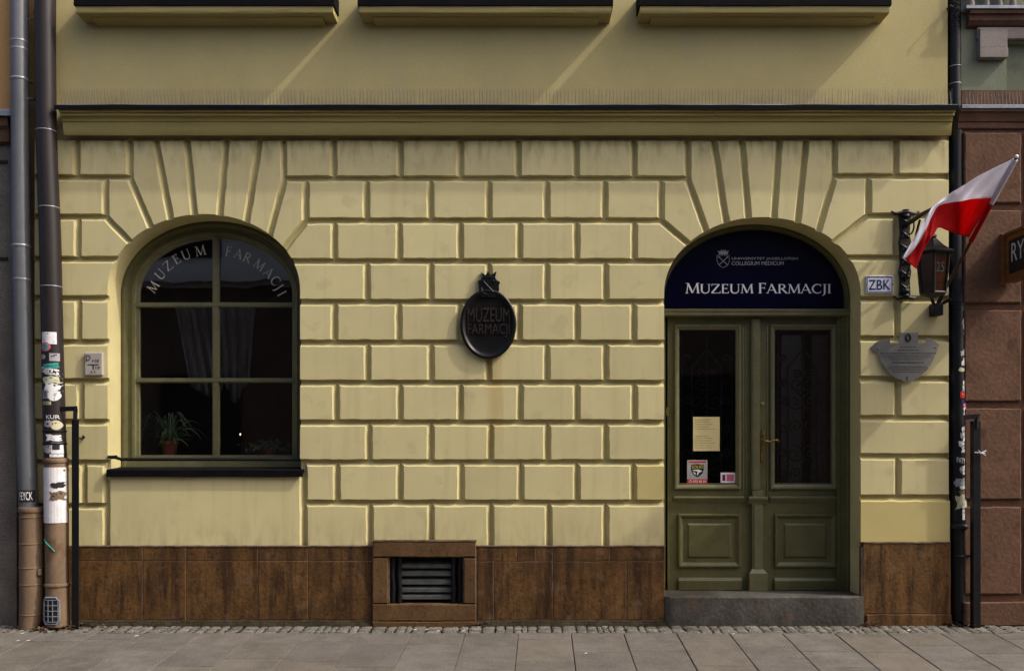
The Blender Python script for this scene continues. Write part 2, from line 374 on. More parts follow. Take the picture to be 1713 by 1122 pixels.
SIGNB = mat('black_sign_face', (.018,.015,.013), (.026,.02,.018), scale=8, rough=.6, bump=.1)
CHALK = mat('white_sign_paint', (.55,.55,.53), (.45,.45,.44), scale=40, rough=.8, bump=0)
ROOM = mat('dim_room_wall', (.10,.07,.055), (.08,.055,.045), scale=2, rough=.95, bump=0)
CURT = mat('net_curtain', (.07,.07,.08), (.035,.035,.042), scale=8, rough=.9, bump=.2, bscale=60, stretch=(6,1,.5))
LEAF = mat('spider_plant_leaf', (.07,.10,.055), (.04,.065,.035), scale=10, rough=.5, bump=.1)
POTM = mat('terracotta_pot', (.12,.035,.022), (.08,.025,.016), scale=8, rough=.8, bump=.1)
GREYP = mat('inner_grey_panel', (.50,.51,.53), (.42,.43,.45), scale=3, rough=.6, bump=.05)
BROWNP = mat('inner_brown_panel', (.36,.28,.24), (.28,.21,.18), scale=3, rough=.6, bump=.05)
OPL = mat('opposite_ground_floor', (.15,.105,.085), (.12,.085,.07), scale=1, rough=.9, bump=.1)
OPU = mat('opposite_upper_plaster', (.66,.68,.72), (.58,.60,.64), scale=1, rough=.9, bump=.1)
LITTER = mat('dry_leaf_litter', (.13,.075,.045), (.07,.04,.03), scale=40, rough=.9, bump=.2, island=.4)
MOIST = mat('pale_scrap', (.6,.58,.52), (.5,.48,.42), scale=30, rough=.8, bump=0)

def glass_mat(name, ior, tintc=(.75,.78,.75), rough=.015, wav=.02):
    m = bpy.data.materials.new(name); m.use_nodes=True; nt=m.node_tree; N=nt.nodes; L=nt.links
    N.remove(N['Principled BSDF']); out=N['Material Output']
    fr=N.new('ShaderNodeFresnel'); fr.inputs['IOR'].default_value=ior
    gl=N.new('ShaderNodeBsdfGlossy'); gl.inputs['Roughness'].default_value=rough
    tr=N.new('ShaderNodeBsdfTransparent'); tr.inputs[0].default_value=sv(tintc)
    mx=N.new('ShaderNodeMixShader'); L.new(fr.outputs[0],mx.inputs[0]); L.new(tr.outputs[0],mx.inputs[1]); L.new(gl.outputs[0],mx.inputs[2])
    g=N.new('ShaderNodeNewGeometry'); n=N.new('ShaderNodeTexNoise'); n.inputs['Scale'].default_value=2.5; L.new(g.outputs['Position'],n.inputs[0])
    b=N.new('ShaderNodeBump'); b.inputs['Strength'].default_value=wav; b.inputs['Distance'].default_value=.05; L.new(n.outputs[0],b.inputs['Height'])
    L.new(b.outputs[0],gl.inputs['Normal']); L.new(mx.outputs[0],out.inputs[0])
    return m
GLASS = glass_mat('window_glass', 2.0, (.86,.88,.86))
LGLASS = mat('amber_lantern_glass', (.060,.016,.007), (.022,.010,.006), scale=7, rough=.15, bump=.1, bscale=12, spec=.6)
def emis(name, c, s):
    m=bpy.data.materials.new(name); m.use_nodes=True; b=m.node_tree.nodes['Principled BSDF']
    b.inputs['Emission Color'].default_value=sv(c); b.inputs['Emission Strength'].default_value=s; b.inputs['Base Color'].default_value=(0,0,0,1)
    return m
BULB = emis('lit_bulb', (1,.66,.35), 2.5)

# ================================================================== GROUND
SLOPE = .054
def gz(y): return SLOPE*y if y < 0 else 0.0
def ground_quad(mb, x0,x1,y0,y1,dz,mi=0,nx=1):
    for k in range(nx):
        a=x0+(x1-x0)*k/nx; b=x0+(x1-x0)*(k+1)/nx
        mb.add([(a,y0,gz(y0)+dz),(b,y0,gz(y0)+dz),(b,y1,gz(y1)+dz),(a,y1,gz(y1)+dz)],[(0,1,2,3)],mi)
g = MB(); ground_quad(g,-60,60,-3.4,1.2,-.03); g.add([(-60,-60,gz(-3.4)-.15),(60,-60,gz(-3.4)-.15),(60,-3.4,gz(-3.4)-.15),(-60,-3.4,gz(-3.4)-.15)],[(0,1,2,3)],1)
g.add([(-60,-3.4,gz(-3.4)-.03),(-60,-3.4,gz(-3.4)-.15),(60,-3.4,gz(-3.4)-.15),(60,-3.4,gz(-3.4)-.03)],[(0,1,2,3)],0)
tag(g.build('ground', [DIRT, ASPH]), kind='structure')
# slabs in columns running out from the wall, joints drawn 0.9 degrees off square
def slab_field():
    mb = MB(); w=.4265; sk=.0156; x=-6.9+.118
    x = X(1044,-.26) - w*16
    while x < 7.2:
        y=-.262 - (0 if random.random()<.6 else 0)
        off=random.uniform(.18,.62)
        first=True
        gap = .0022 if x < X(850) else .0055
        while y > -3.4:
            ln = off if first else random.choice([.42,.55,.62,.75]); first=False
            y2=max(y-ln,-3.4); dz=random.uniform(-.0015,.0015); tl=random.uniform(-.0015,.0015)
            xa=x+gap/2; xb=x+w-gap/2; ya=y-gap*.35; yb=y2+gap*.35
            def pt(xx,yy,d): return (xx+sk*yy+random.uniform(-.001,.001), yy, gz(yy)+d+dz+tl*(1 if xx>x+w/2 else -1))
            c=.004
            top=[pt(xa+c,yb+c,0),pt(xb-c,yb+c,0),pt(xb-c,ya-c,0),pt(xa+c,ya-c,0)]
            md=[pt(xa,yb,-.004),pt(xb,yb,-.004),pt(xb,ya,-.004),pt(xa,ya,-.004)]
            lo=[(a,b,cc-.03) for a,b,cc in md]
            mb.add(top+md+lo,[(0,1,2,3)]+[(i+4,(i+1)%4+4,(i+1)%4,i) for i in range(4)]+[(i+8,(i+1)%4+8,(i+1)%4+4,i+4) for i in range(4)])
            y=y2
        x+=w
    return mb
tag(slab_field().build('pavement', SLAB), kind='structure')
# rough strip of small setts against the wall
def sett_strip():
    mb=MB(); x=-5.2
    while x<5.4:
        w=random.uniform(.035,.14); y=-.005
        if x < -3.9 or x>3.45: y=.19
        while y>-.262:
            d=random.uniform(.03,.07); y2=max(y-d,-.262)
            if y-y2<.008: break
            h=random.uniform(-.003,.002); j=lambda:random.uniform(-.007,.007)
            a=[(x+.001+j(),y2+.001,gz(y2)+h-.006),(x+w-.004+j(),y2+.004,gz(y2)+h-.006),(x+w-.004+j(),y-.004,gz(y)+h-.012),(x+.004+j(),y-.004,gz(y)+h-.012)]
            b=[(x+w*.2+j(),y2+d*.25,gz(y2)+h+.001+j()*.25),(x+w*.8+j(),y2+d*.25,gz(y2)+h+.001+j()*.25),(x+w*.8+j(),y-d*.25,gz(y)+h+.001+j()*.25),(x+w*.2+j(),y-d*.25,gz(y)+h+.001+j()*.25)]
            mb.add(a+b,[(4,5,6,7)]+[(i,(i+1)%4,(i+1)%4+4,i+4) for i in range(4)])
            y=y2
        x+=w
    return mb
tag(sett_strip().build('sett_strip', SETT, smooth=True, angle=60), kind='structure')

# ================================================================== THE MUSEUM BUILDING
bld = thing('museum_building', (0,0,0), 'pale yellow rusticated building with an arched window and an arched double door', 'building')
EW=(341.0,484.0,161.0,126.0); ED=(1275.5,490.0,164.5,127.0)
def ey(E,x): return E[1]-E[3]*math.sqrt(max(0,1-((x-E[0])/E[2])**2))
def ex(E,y,s): return E[0]+s*E[2]*math.sqrt(max(0,1-((y-E[1])/E[3])**2))
GD = .039
def line_int(p,d,q,e):
    den=d[0]*e[1]-d[1]*e[0]
    if abs(den)<1e-9: return q
    t=((q[0]-p[0])*e[1]-(q[1]-p[1])*e[0])/den
    return (p[0]+d[0]*t,p[1]+d[1]*t)
def ell_int(p,d,E,near):
    a=(d[0]/E[2])**2+(d[1]/E[3])**2; px=(p[0]-E[0]); py=(p[1]-E[1])
    b=2*(px*d[0]/E[2]**2+py*d[1]/E[3]**2); c=(px/E[2])**2+(py/E[3])**2-1
    D=max(0,b*b-4*a*c); out=[]
    for s in (-1,1):
        t=(-b+s*math.sqrt(D))/(2*a); out.append((p[0]+d[0]*t,p[1]+d[1]*t))
    return min(out,key=lambda q:(q[0]-near[0])**2+(q[1]-near[1])**2)
def ring(poly, off, offd=None):
    n=len(poly)
    A=sum(poly[i][0]*poly[(i+1)%n][1]-poly[(i+1)%n][0]*poly[i][1] for i in range(n))
    sg = 1 if A>0 else -1
    L=[]
    for i in range(n):
        x0,y0,k=poly[i][:3]; x1,y1=poly[(i+1)%n][:2]
        if k=='a': L.append(None); continue
        dx,dy=x1-x0,y1-y0; l=math.hypot(dx,dy); o = off if k=='j' else 0
        nx,ny=-dy/l*sg,dx/l*sg
        if k=='j' and offd is not None: o = off+(offd-off)*max(0,-ny)
        L.append(((x0+nx*o,y0+ny*o),(dx/l,dy/l)))
    C=[]
    for i in range(n):
        a=L[i-1]; b=L[i]; v=poly[i][:2]
        if a is None and b is None: C.append(v)
        elif a is None or b is None:
            E=poly[i-1][3] if a is None else poly[i][3]
            o=b if a is None else a
            ky = poly[i][2] if a is None else poly[i-1][2]
            C.append(v if ky=='f' else ell_int(o[0],o[1],E,v))
        else:
            C.append(v if abs(a[1][0]*b[1][1]-a[1][1]*b[1][0])<1e-6 else line_int(a[0],a[1],b[0],b[1]))
    out=[]
    for i in range(n):
        p=C[i]; q=C[(i+1)%n]; k=poly[i][2]; ref0=poly[i]; ref1=poly[(i+1)%n]
        m=max(2,int(math.hypot(ref1[0]-ref0[0],ref1[1]-ref0[1])/7))
        if k=='a':
            E=poly[i][3]
            t0=math.atan2((p[1]-E[1])/E[3],(p[0]-E[0])/E[2]); t1=math.atan2((q[1]-E[1])/E[3],(q[0]-E[0])/E[2])
            if abs(t1-t0)>math.pi: t1+= 2*math.pi*(1 if t1<t0 else -1)
            for s in range(m):
                t=t0+(t1-t0)*s/m; out.append((E[0]+E[2]*math.cos(t),E[1]+E[3]*math.sin(t),0))
        else:
            for s in range(m):
                t=s/m; out.append((p[0]+(q[0]-p[0])*t,p[1]+(q[1]-p[1])*t, 1 if k=='j' else 0))
    return out
def jit(x,y,s,seed):
    return s*(mnoise.noise(Vector((x*.05,y*.05,seed)))+.7*mnoise.noise(Vector((x*.23,y*.23,seed+9)))+.9*max(0,mnoise.noise(Vector((x*.11,y*.11,seed+40)))-.35))
blocks = MB()
def block(poly, face=0):
    poly=[(p+('j',))[:3] if len(p)==2 else p for p in poly]
    r0=ring(poly,.9,4.6); r1=ring(poly,6.9,5.8); n=len(r0)
    sd=random.random()*50
    A=sum(r0[i][0]*r0[(i+1)%n][1]-r0[(i+1)%n][0]*r0[i][1] for i in range(n))
    d0=random.uniform(-.0012,.0012)
    def cv(r,y,s):
        o=[]
        for a,b,k in r:
            if k: a+=jit(a,b,s,sd); b+=jit(a,b,s,sd+20)
            o.append((X(a),y,Z(b)))
        return o
    base=cv(r0,GD+.0006,.7); sh=cv([(a+(c-a)*.86,b+(d-b)*.86,k) for (a,b,k),(c,d,_) in zip(r0,r1)],d0+.005,.8); fc=cv(r1,d0,.8)
    if A>0: pass
    fs=[]
    for i in range(n):
        j=(i+1)%n
        fs.append((i,j,j+n,i+n) if A<0 else (j,i,i+n,j+n))
        fs.append((i+n,j+n,j+2*n,i+2*n) if A<0 else (j+n,i+n,i+2*n,j+2*n))
    blocks.add(base+sh+fc, fs, 1 if not face else 2)
    blocks.add(fc,[tuple(range(n)) if A<0 else tuple(range(n-1,-1,-1))], 2 if face else 0)
def rect(x0,x1,y0,y1,l='j',t='j',r='j',b='j',face=0):
    block([(x0,y0,t),(x1,y0,r),(x1,y1,b),(x0,y1,l)],face)
LX=58
Lr=[229,297,363,433.5,499,572,637.5,705.5,773.5,846,912]
Mr=[229,299,369,437,505,573,640,706.5,773,840.5,912]
Rr=[229,295,361,431,500,566,633.5,699,763,832,906]
# left pier
rect(LX,128,Lr[0],Lr[1],l='f'); rect(128,217,Lr[0],Lr[1])
rect(LX,176.5,Lr[1],Lr[2],l='f')
block([(176.5,297,'j'),(217,297,'j'),(252,ey(EW,252),'a',EW),(217,ey(EW,217),'j'),(176.5,363,'j')])
rect(LX,130,Lr[2],Lr[3],l='f')
block([(130,363,'j'),(176.5,363,'j'),(217,ey(EW,217),'a',EW),(ex(EW,433.5,-1),433.5,'j'),(130,433.5,'j')])
block([(LX,433.5,'j'),(ex(EW,433.5,-1),433.5,'a',EW),(180,484,'f'),(180,499,'j'),(LX,499,'f')])
for k,vx in ((4,131),(6,135)):
    rect(LX,vx,Lr[k],Lr[k+1],l='f'); rect(vx,180,Lr[k],Lr[k+1],r='f')
for k in (5,7): rect(LX,180,Lr[k],Lr[k+1],l='f',r='f')
rect(LX,140,Lr[8],Lr[9],l='f'); rect(140,178,Lr[8],Lr[9])
rect(LX,178,Lr[9],Lr[10],l='f',b='f')
rect(178,508,797,912,t='f',b='f')
# voussoirs over the window
tops=[(217,'j'),(259,),(312,),(379,),(435,),(474,)]
bots=[252,285,325,367.5,412,451]
for i in range(5):
    a,b=tops[i][0],tops[i+1][0]
    poly=[(a,229,'j'),(b,229,'j')]
    if i==4: poly.append((476,299,'j'))
    poly.append((bots[i+1],ey(EW,bots[i+1]),'a',EW)); poly.append((bots[i],ey(EW,bots[i]),'j'))
    if i==0: poly.append((217,298,'j'))
    block(poly)
# middle wall
for a,b in zip([474,558,669.5,770,866.5,963.5,1060.5],[558,669.5,770,866.5,963.5,1060.5,1150]): rect(a,b,229,299)
block([(476,299,'j'),(511.5,299,'j'),(511,370,'j'),(476,ey(EW,476),'a',EW),(451,ey(EW,451),'j')])
o1=[511.5,613,720,817.5,914.5,1011.5,1106]
for a,b in zip(o1,o1[1:]): rect(a,b,299,369)
block([(1106,299,'j'),(1150,299,'j'),(1181,ey(ED,1181),'a',ED),(1151,ey(ED,1151),'j'),(1106,369,'j')])
e2=[559,668,770,869,964.5,1061]
block([(511,370,'j'),(559,369,'j'),(559,437,'j'),(ex(EW,437,1),437,'a',EW),(476,ey(EW,476),'j')])
for a,b in zip(e2,e2[1:]): rect(a,b,369,437)
block([(1061,369,'j'),(1106,369,'j'),(1151,ey(ED,1151),'a',ED),(ex(ED,437,-1),437,'j'),(1061,437,'j')])
O=[614,720.5,817.5,914.5,1013]
block([(ex(EW,437,1),437,'j'),(614,437,'j'),(614,505,'j'),(502,505,'f'),(502,484,'a',EW)])
for a,b in zip(O,O[1:]): rect(a,b,437,505)
block([(1013,437,'j'),(ex(ED,437,-1),437,'a',ED),(1111,490,'f'),(1111,505,'j'),(1013,505,'j')])
rows={4:[559.5,667,769,868.5,965,1060],5:[615,720.7,817,914.5,1013],6:[562.5,669,770,870,965,1061],7:[617,720.6,820.5,915.5,1013],8:[563.5,669,771.5,871,965,1059.5],9:[619,720.8,820.5,918,1013]}
for k,xs in rows.items():
    lft=502 if k<8 else 508
    xs=[lft]+xs+[1111]
    for i,(a,b) in enumerate(zip(xs,xs[1:])):
        rect(a,b,Mr[k],Mr[k+1], l='f' if (i==0 and k<8) else 'j', r='f' if b==1111 else 'j', b='f' if k==9 else 'j', face=1 if (k==8 and b==1111) else 0)
# door voussoirs
tp=[1150,1193,1240,1303.5,1348.6,1395.7]; bt=[1181,1214.5,1252,1294.7,1334,1369]
for i in range(5):
    poly=[(tp[i],229,'j'),(tp[i+1],229,'j')]
    if i==4: poly.append((1395.7,296,'j'))
    poly.append((bt[i+1],ey(ED,bt[i+1]),'a',ED)); poly.append((bt[i],ey(ED,bt[i]),'j'))
    if i==0: poly.append((1150,299,'j'))
    block(poly)
# right pier
rect(1395.7,1498.6,229,295); rect(1498.6,1587,229,295,r='f')
block([(1395.7,295,'j'),(1452.5,295,'j'),(1452.5,361,'j'),(1397,ey(ED,1397),'a',ED),(1369,ey(ED,1369),'j')])
rect(1452.5,1587,295,361,r='f')
block([(1452.5,361,'j'),(1499.6,361,'j'),(1499.6,431,'j'),(ex(ED,431,1),431,'a',ED),(1397,ey(ED,1397),'j')])
rect(1499.6,1587,361,431,r='f')
block([(ex(ED,431,1),431,'j'),(1587,431,'f'),(1587,500,'j'),(1440,500,'f'),(1440,490,'a',ED)])
for k,vx in ((4,1500.5),(6,1501.5),(8,1502)):
    rect(1440,vx,Rr[k],Rr[k+1],l='f'); rect(vx,1587,Rr[k],Rr[k+1],r='f')
rect(1440,1587,Rr[5],Rr[6],l='f',r='f'); rect(1440,1587,Rr[7],Rr[8],l='f',r='f')
rect(1440,1589,Rr[9],Rr[10],l='f',r='f',b='f',face=1)

# wall sheet behind the blocks with the two openings, built as strips round each opening
def opening(E,l,r,bot,n=48):
    pts=[(l,bot),(l,E[1])]
    for i in range(1,n): 
        t=math.pi+math.pi*i/n; pts.append((E[0]+E[2]*math.cos(t),E[1]+E[3]*math.sin(t)))
    pts+= [(r,E[1]),(r,bot)]
    return pts
def wall_sheet(mb, y, x0,x1,top,bot, holes, mi):
    # columns between consecutive x breakpoints
    cur=x0
    for pts in holes:
        l,r=pts[0][0],pts[-1][0]; b=pts[0][1]
        mb.add([(X(cur),y,Z(bot)),(X(l),y,Z(bot)),(X(l),y,Z(top)),(X(cur),y,Z(top))],[(0,1,2,3)],mi)
        ar=pts[1:-1]
        for p,q in zip(ar,ar[1:]):
            mb.add([(X(p[0]),y,Z(p[1])),(X(q[0]),y,Z(q[1])),(X(q[0]),y,Z(top)),(X(p[0]),y,Z(top))],[(0,1,2,3)],mi)
        if b<bot: mb.add([(X(l),y,Z(bot)),(X(r),y,Z(bot)),(X(r),y,Z(b)),(X(l),y,Z(b))],[(0,1,2,3)],mi)
        cur=r
    mb.add([(X(cur),y,Z(bot)),(X(x1),y,Z(bot)),(X(x1),y,Z(top)),(X(cur),y,Z(top))],[(0,1,2,3)],mi)
hw=opening(EW,180,502,792); hd=opening(ED,1111,1440,996)
wall_sheet(blocks,GD,LX,1587,215,914,[hw,hd],1)
RD=.36
for pts in (hw,hd):
    for i,(p,q) in enumerate(zip(pts,pts[1:])):
        blocks.add([(X(p[0]),GD,Z(p[1])),(X(q[0]),GD,Z(q[1])),(X(q[0]),RD,Z(q[1])),(X(p[0]),RD,Z(p[1]))],[(0,1,2,3)],1)
    if pts is hd: continue
    p,q=pts[0],pts[-1]
    blocks.add([(X(p[0]),.0,Z(p[1])),(X(q[0]),.0,Z(q[1])),(X(q[0]),RD,Z(q[1])),(X(p[0]),RD,Z(p[1]))],[(3,2,1,0)],1)
blocks.add([(X(1587),0,0),(X(1587),.4,0),(X(1587),.4,Z(215)),(X(1587),0,Z(215))],[(0,1,2,3)],1)
blocks.add([(X(LX),0,0),(X(LX),.4,0),(X(LX),.4,Z(215)),(X(LX),0,Z(215))],[(3,2,1,0)],1)
blocks.build('rusticated_wall',[YF,YW,YN],bld,smooth=True,angle=28)
# upper wall
u=MB(); nx,nz=60,20
u.box(X(92),X(1587),.02,.4,4.05,7.2)
u.build('upper_wall',YU,bld)
# cornice
cx0,cx1=-3.833,3.525
c=MB()
c.sweep_x([(.03,4.26)]+[(y_,Z(p_,y_)) for y_,p_ in ((-.155,183.5),(-.155,187),(-.136,188),(-.134,193),(-.112,194.5),(-.102,199),(-.097,203),(-.086,204),(-.085,208),(-.080,217),(-.072,222.5),(-.066,226))]+[(-.045,Z(226,-.066)),(-.043,Z(220,-.066)),(.03,Z(220,-.066))],cx0,cx1,segs=60,jit=.003)
c.build('cornice',mat('cornice_dull_paint', (.39,.325,.125), (.30,.245,.09), scale=1.5, rough=.85, bump=.2, bscale=60, stretch=(.4,1,3), fine=.08),bld,smooth=True,angle=25)
c=MB(); c.sweep_x([(.02,4.31),(-.16,Z(175.5,-.16)),(-.170,Z(176.5,-.17)),(-.172,Z(183,-.172)),(-.16,Z(183,-.16)),(-.16,Z(180,-.16)),(.02,4.265)],cx0-.03,cx1+.02,segs=40,jit=.004)
c.build('cornice_flashing',FLASH,bld,smooth=True,angle=30)
c=MB(); c.sweep_x([(-.150,Z(174.6,-.16)),(-.1605,Z(174.8,-.16)),(-.1605,Z(175.45,-.16)),(-.150,Z(175.4,-.16))],cx0-.02,cx1+.01,segs=40,jit=.002); c.build('flashing_highlight',ZINC,bld)  # added pale strip, a highlight line drawn along the top of the flashing
# three window sills of the upper floor
def upper_sill(xa,xb,lab):
    s_=MB(); F=-.17; X0,X1=X(xa,F),X(xb,F); zb_,zt_=Z(22,F),Z(10.5,F)
    s_.sweep_x([(.02,zt_),(F,zt_),(F-.002,zb_+.03),(F+.005,zb_+.006),(F+.014,zb_),(.02,zb_)],X0,X1,segs=20,jit=.003)
    s_.sweep_x([(.02,zb_-.0005),(-.105,zb_-.0005),(-.10,zb_-.010),(-.08,zb_-.018),(-.06,zb_-.022),(.02,zb_-.024)],X0+.10,X1-.10,segs=20,jit=.002)
    o=s_.build('window_sill',CORN,bld,smooth=True,angle=25)
    f=MB(); f.sweep_x([(.02,zt_+.13),(F,zt_+.085),(F-.014,zt_+.07),(F-.016,zt_+.001),(F,zt_+.001),(.02,zt_+.0005)],X0-.012,X1+.012,segs=20,jit=.003)
    f.build('flashing',FLASH,o,smooth=True,angle=30)
for xa,xb in ((127,557),(601,1023),(1071,1488)): upper_sill(xa,xb,'')
# plinth
def stone_slab(mb,xa,xb,ya,yb,y,t=.05,mi=0,j=.6,ch=.004):
    poly=[(xa,ya,'j'),(xb,ya,'j'),(xb,yb,'j'),(xa,yb,'j')]
    r0=ring(poly,.5); r1=ring(poly,.5+ch*200); n=len(r0); sd=random.random()*90
    def cv(r,yy): return [(X(a+jit(a,b,j,sd)),yy,Z(b+jit(a,b,j,sd+30))) for a,b,k in r]
    A=cv(r0,y+t); B=cv(r0,y+ch); Cc=cv(r1,y)
    fs=[]
    for i in range(n):
        q=(i+1)%n; fs+=[(q,i,i+n,q+n),(q+n,i+n,i+2*n,q+2*n)]
    fs.append(tuple(range(3*n-1,2*n-1,-1)))
    mb.add(A+B+Cc,fs,mi)
PY=-.015
for ya,yb,xs in ((913,937.5,[LX,130,240,312,432,516,623]),(937.5,1036,[LX,130,240,312,432,516,623]),(913,938,[798,865,897,925,1020,1112]),(938,1036,[798,826,925,1048,1112])):
    pl=MB()
    for a,b in zip(xs,xs[1:]): stone_slab(pl,a,b,ya,yb,PY+random.uniform(-.001,.001))
    pl.build('plinth_cap_course' if yb<940 else 'plinth',STONE,bld,smooth=True,angle=30)
pl=MB(); stone_slab(pl,1442,1590,907,1026,PY); stone_slab(pl,1447,1590,1026,1048,PY-.012)
pl.build('plinth',STONE,bld,smooth=True,angle=30)
mo=MB()
mo.box(X(LX),X(652),-.0118,.12,0,Z(914)); mo.box(X(774),X(1111),-.0118,.12,0,Z(914)); mo.box(X(652),X(774),-.004,.12,Z(930),Z(914)); mo.box(X(652),X(774),-.004,.12,0,Z(1009)); mo.box(X(1440.3),X(1589),-.0118,.12,0,Z(915))
def fillet(mb,xa,xb,py,y,h=.010):
    n=int((xb-xa)/4)
    top=[];bot=[]
    for i in range(n+1):
        a=xa+(xb-xa)*i/n
        top.append((X(a),y,Z(py)+h*.5+jit(a,0,.003,3))); bot.append((X(a),y-.002,Z(py)-h*.5+jit(a,5,.003,8)))
    mb.add(top+bot,[(i,i+n+1,i+n+2,i+1) for i in range(n)])
    mb.add([(a,0.0,c) for a,_,c in top]+top,[(i,i+n+1,i+n+2,i+1) for i in range(n)])
fillet(mo,130,623,912.5,PY-.003); fillet(mo,798,1111,912.5,PY-.003); fillet(mo,1444,1589,906.5,PY-.003)
fillet(mo,622,798,903,-.043)
mo.build('mortar',MORTAR,bld)
ms=MB(); 
n=120
for xa,xb in ((130,623),(798,1112)):
    vs=[]; m=int((xb-xa)/6)
    for i in range(m+1):
        a=xa+(xb-xa)*i/m; t=Z(1036)+jit(a,3,.008,2)-.004; w=.03+abs(jit(a,8,.01,5))
        vs+= [(X(a),-.0,t+.005),(X(a),-.018-abs(jit(a,1,.006,7)),t-.004),(X(a),-w-.008,-.004)]
    ms.add(vs,[(3*i+k,3*i+k+1,3*i+k+4,3*i+k+3) for i in range(m) for k in (0,1)])
ms.build('damp_footing',MOSS,bld,smooth=True)
# cellar vent surround and louvre
v=MB(); VY=-.042
stone_slab(v,624,797,904,931,VY,t=.11,ch=.008); stone_slab(v,624,650,931.5,1008,VY+.003,t=.11,ch=.006); stone_slab(v,776,797,931.5,1008,VY+.003,t=.11,ch=.006)
stone_slab(v,624,797,1008.5,1037,VY-.002,t=.11,ch=.006); stone_slab(v,624,797,1037,1048,VY-.008,t=.12,ch=.006,j=1.0)
vs_=v.build('vent_surround',VSTONE,bld,smooth=True,angle=30)
v=MB(); v.box(X(640),X(790),.12,.14,Z(1015),Z(925)); v.build('vent_shaft',PAPERB,vs_)
lv=MB(); VP=mat('dark_grey_metal_slat',(.10,.105,.10),(.06,.065,.06),scale=12,rough=.5,bump=.1)
LX0,LX1=X(670,.03),X(756,.03)
for i,py in enumerate((946,959,973,986,998)):
    z=Z(py,.02)
    lv.add([(LX0,.075,z+.038),(LX1,.075,z+.038),(LX1,.018,z+.010),(LX0,.018,z+.010),(LX0,.075,z+.028),(LX1,.075,z+.028),(LX1,.018,z-.018),(LX0,.018,z-.018)],[(3,2,1,0),(4,5,6,7),(2,3,7,6),(0,1,5,4),(1,2,6,5),(0,3,7,4)])
lv.build('louvre',VP,vs_)
for a,b in ((652,662),(664,672),(754,762),(764,774)):
    sp_=MB(); sp_.tube([(X((a+b)/2,.0),.012,Z(1007)),(X((a+b)/2+1),.008,Z(985)),(X((a+b)/2-.5),.012,Z(960)),(X((a+b)/2+1),.01,Z(932))],.02,n=10)
    sp_.build('vent_frame',BLACK,vs_,smooth=True)
# threshold step
st=MB()
pts=[]
n=40
def stepv(t): return jit(t*300,1,.004,4)
rr=[]
for i in range(n+1):
    a=X(1113,-.04)+(X(1446,-.04)-X(1113,-.04))*i/n; w=stepv(i/n)
    ch=.02 if i in(0,n) else 0
    rr+=[(a,-.030+w+ch*.3,-.01),(a,-.040+w+ch,.12),(a,-.038+w+ch,.233+w*.5-ch*.3),(a,-.026+w,.245+w*.6-ch*.2),(a,.1,.243),(a,.42,.238)]
st.add(rr,[(6*i+k,6*i+6+k,6*i+7+k,6*i+1+k) for i in range(n) for k in range(5)])
for i in (0,n):
    st.add([rr[6*i+k] for k in range(6)]+[(rr[6*i][0],.42,-.01)],[(0,1,2,3,4,5,6) if i else (6,5,4,3,2,1,0)])
st.build('threshold_step',STEP,bld,smooth=True,angle=35)
sh=MB()
sh.box(X(LX)-.02,X(1587)+.0,.405,4.5,0,7.2); sh.f=[f for i,f in enumerate(sh.f) if i!=2]; sh.m=sh.m[:5]
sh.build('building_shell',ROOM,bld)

# ---------------------------------------------------------------- arched window
def arch_line(E,bot,inset,n=40):
    cx=X(E[0]); a=E[2]/PPM-inset; b=E[3]/PPM-inset; zs=Z(E[1])
    pts=[(cx-a,bot)]
    for i in range(n+1):
        t=math.pi-math.pi*i/n; pts.append((cx+a*math.cos(t),zs+b*math.sin(t)))
    pts.append((cx+a,bot)); return pts
def arch_rings(mb,E,bot,rings,mi=0,n=40):
    """rings = [(inset, y)]: a moulded profile following the arch"""
    L=[[(x,y,z) for x,z in arch_line(E,bot,i,n)] for i,y in rings]
    m=len(L[0]); vs=[v for l in L for v in l]
    mb.add(vs,[(k*m+j,(k+1)*m+j,(k+1)*m+j+1,k*m+j+1) for k in range(len(L)-1) for j in range(m-1)],mi)
def rect_rings(mb,x0,x1,z0,z1,rings,fill=False,mi=0):
    vs=[];n=len(rings)
    for i,y in rings: vs+=[(x0+i,y,z0+i),(x1-i,y,z0+i),(x1-i,y,z1-i),(x0+i,y,z1-i)]
    fs=[(4*k+j,4*k+(j+1)%4,4*k+4+(j+1)%4,4*k+4+j) for k in range(n-1) for j in range(4)]
    if fill: fs.append((4*n-4,4*n-3,4*n-2,4*n-1))
    mb.add(vs,fs,mi)
WB=1.30
w=MB()
arch_rings(w,EW,WB,[(0.0,.262),(.012,.255),(.030,.255),(.040,.268),(.050,.290),(.085,.290)],mi=1)
arch_rings(w,EW,WB,[(.085,.290),(.090,.280),(.112,.282),(.120,.300),(.140,.305),(.145,.335)])
wx0,wx1=X(180),X(502); wi0,wi1=wx0+.14,wx1-.14
w.box(wx0,wx1,.262,.34,WB-.01,WB+.045); w.box(wx0+.03,wx1-.03,.275,.34,WB+.045,WB+.085); w.box(wx0+.10,wx1-.10,.29,.34,WB+.085,WB+.118)
zt1,zt2=Z(510,.3),Z(636,.3)
mx=X(361,.3)
def bar_v(x,wd,z0,z1,yf=.288): w.prism([(x-wd/2,z0),(x+wd/2,z0),(x+wd/2,z1),(x-wd/2,z1)],yf+.004,.335); w.box(x-wd*.32,x+wd*.32,yf,yf+.006,z0,z1)
bar_v(mx,.052,WB+.1,3.30)
for z in (zt1,zt2):
    w.box(wi0-.02,wi1+.02,.2905,.3345,z-.020,z+.020); w.box(wi0,wi1,.284,.292,z-.012,z+.014)
wo=w.build('window_frame',[OLIVEL,OLIVE],bld,smooth=True,angle=25,bevel=0)
wo['label']='pale olive arched wooden window frame with six panes'
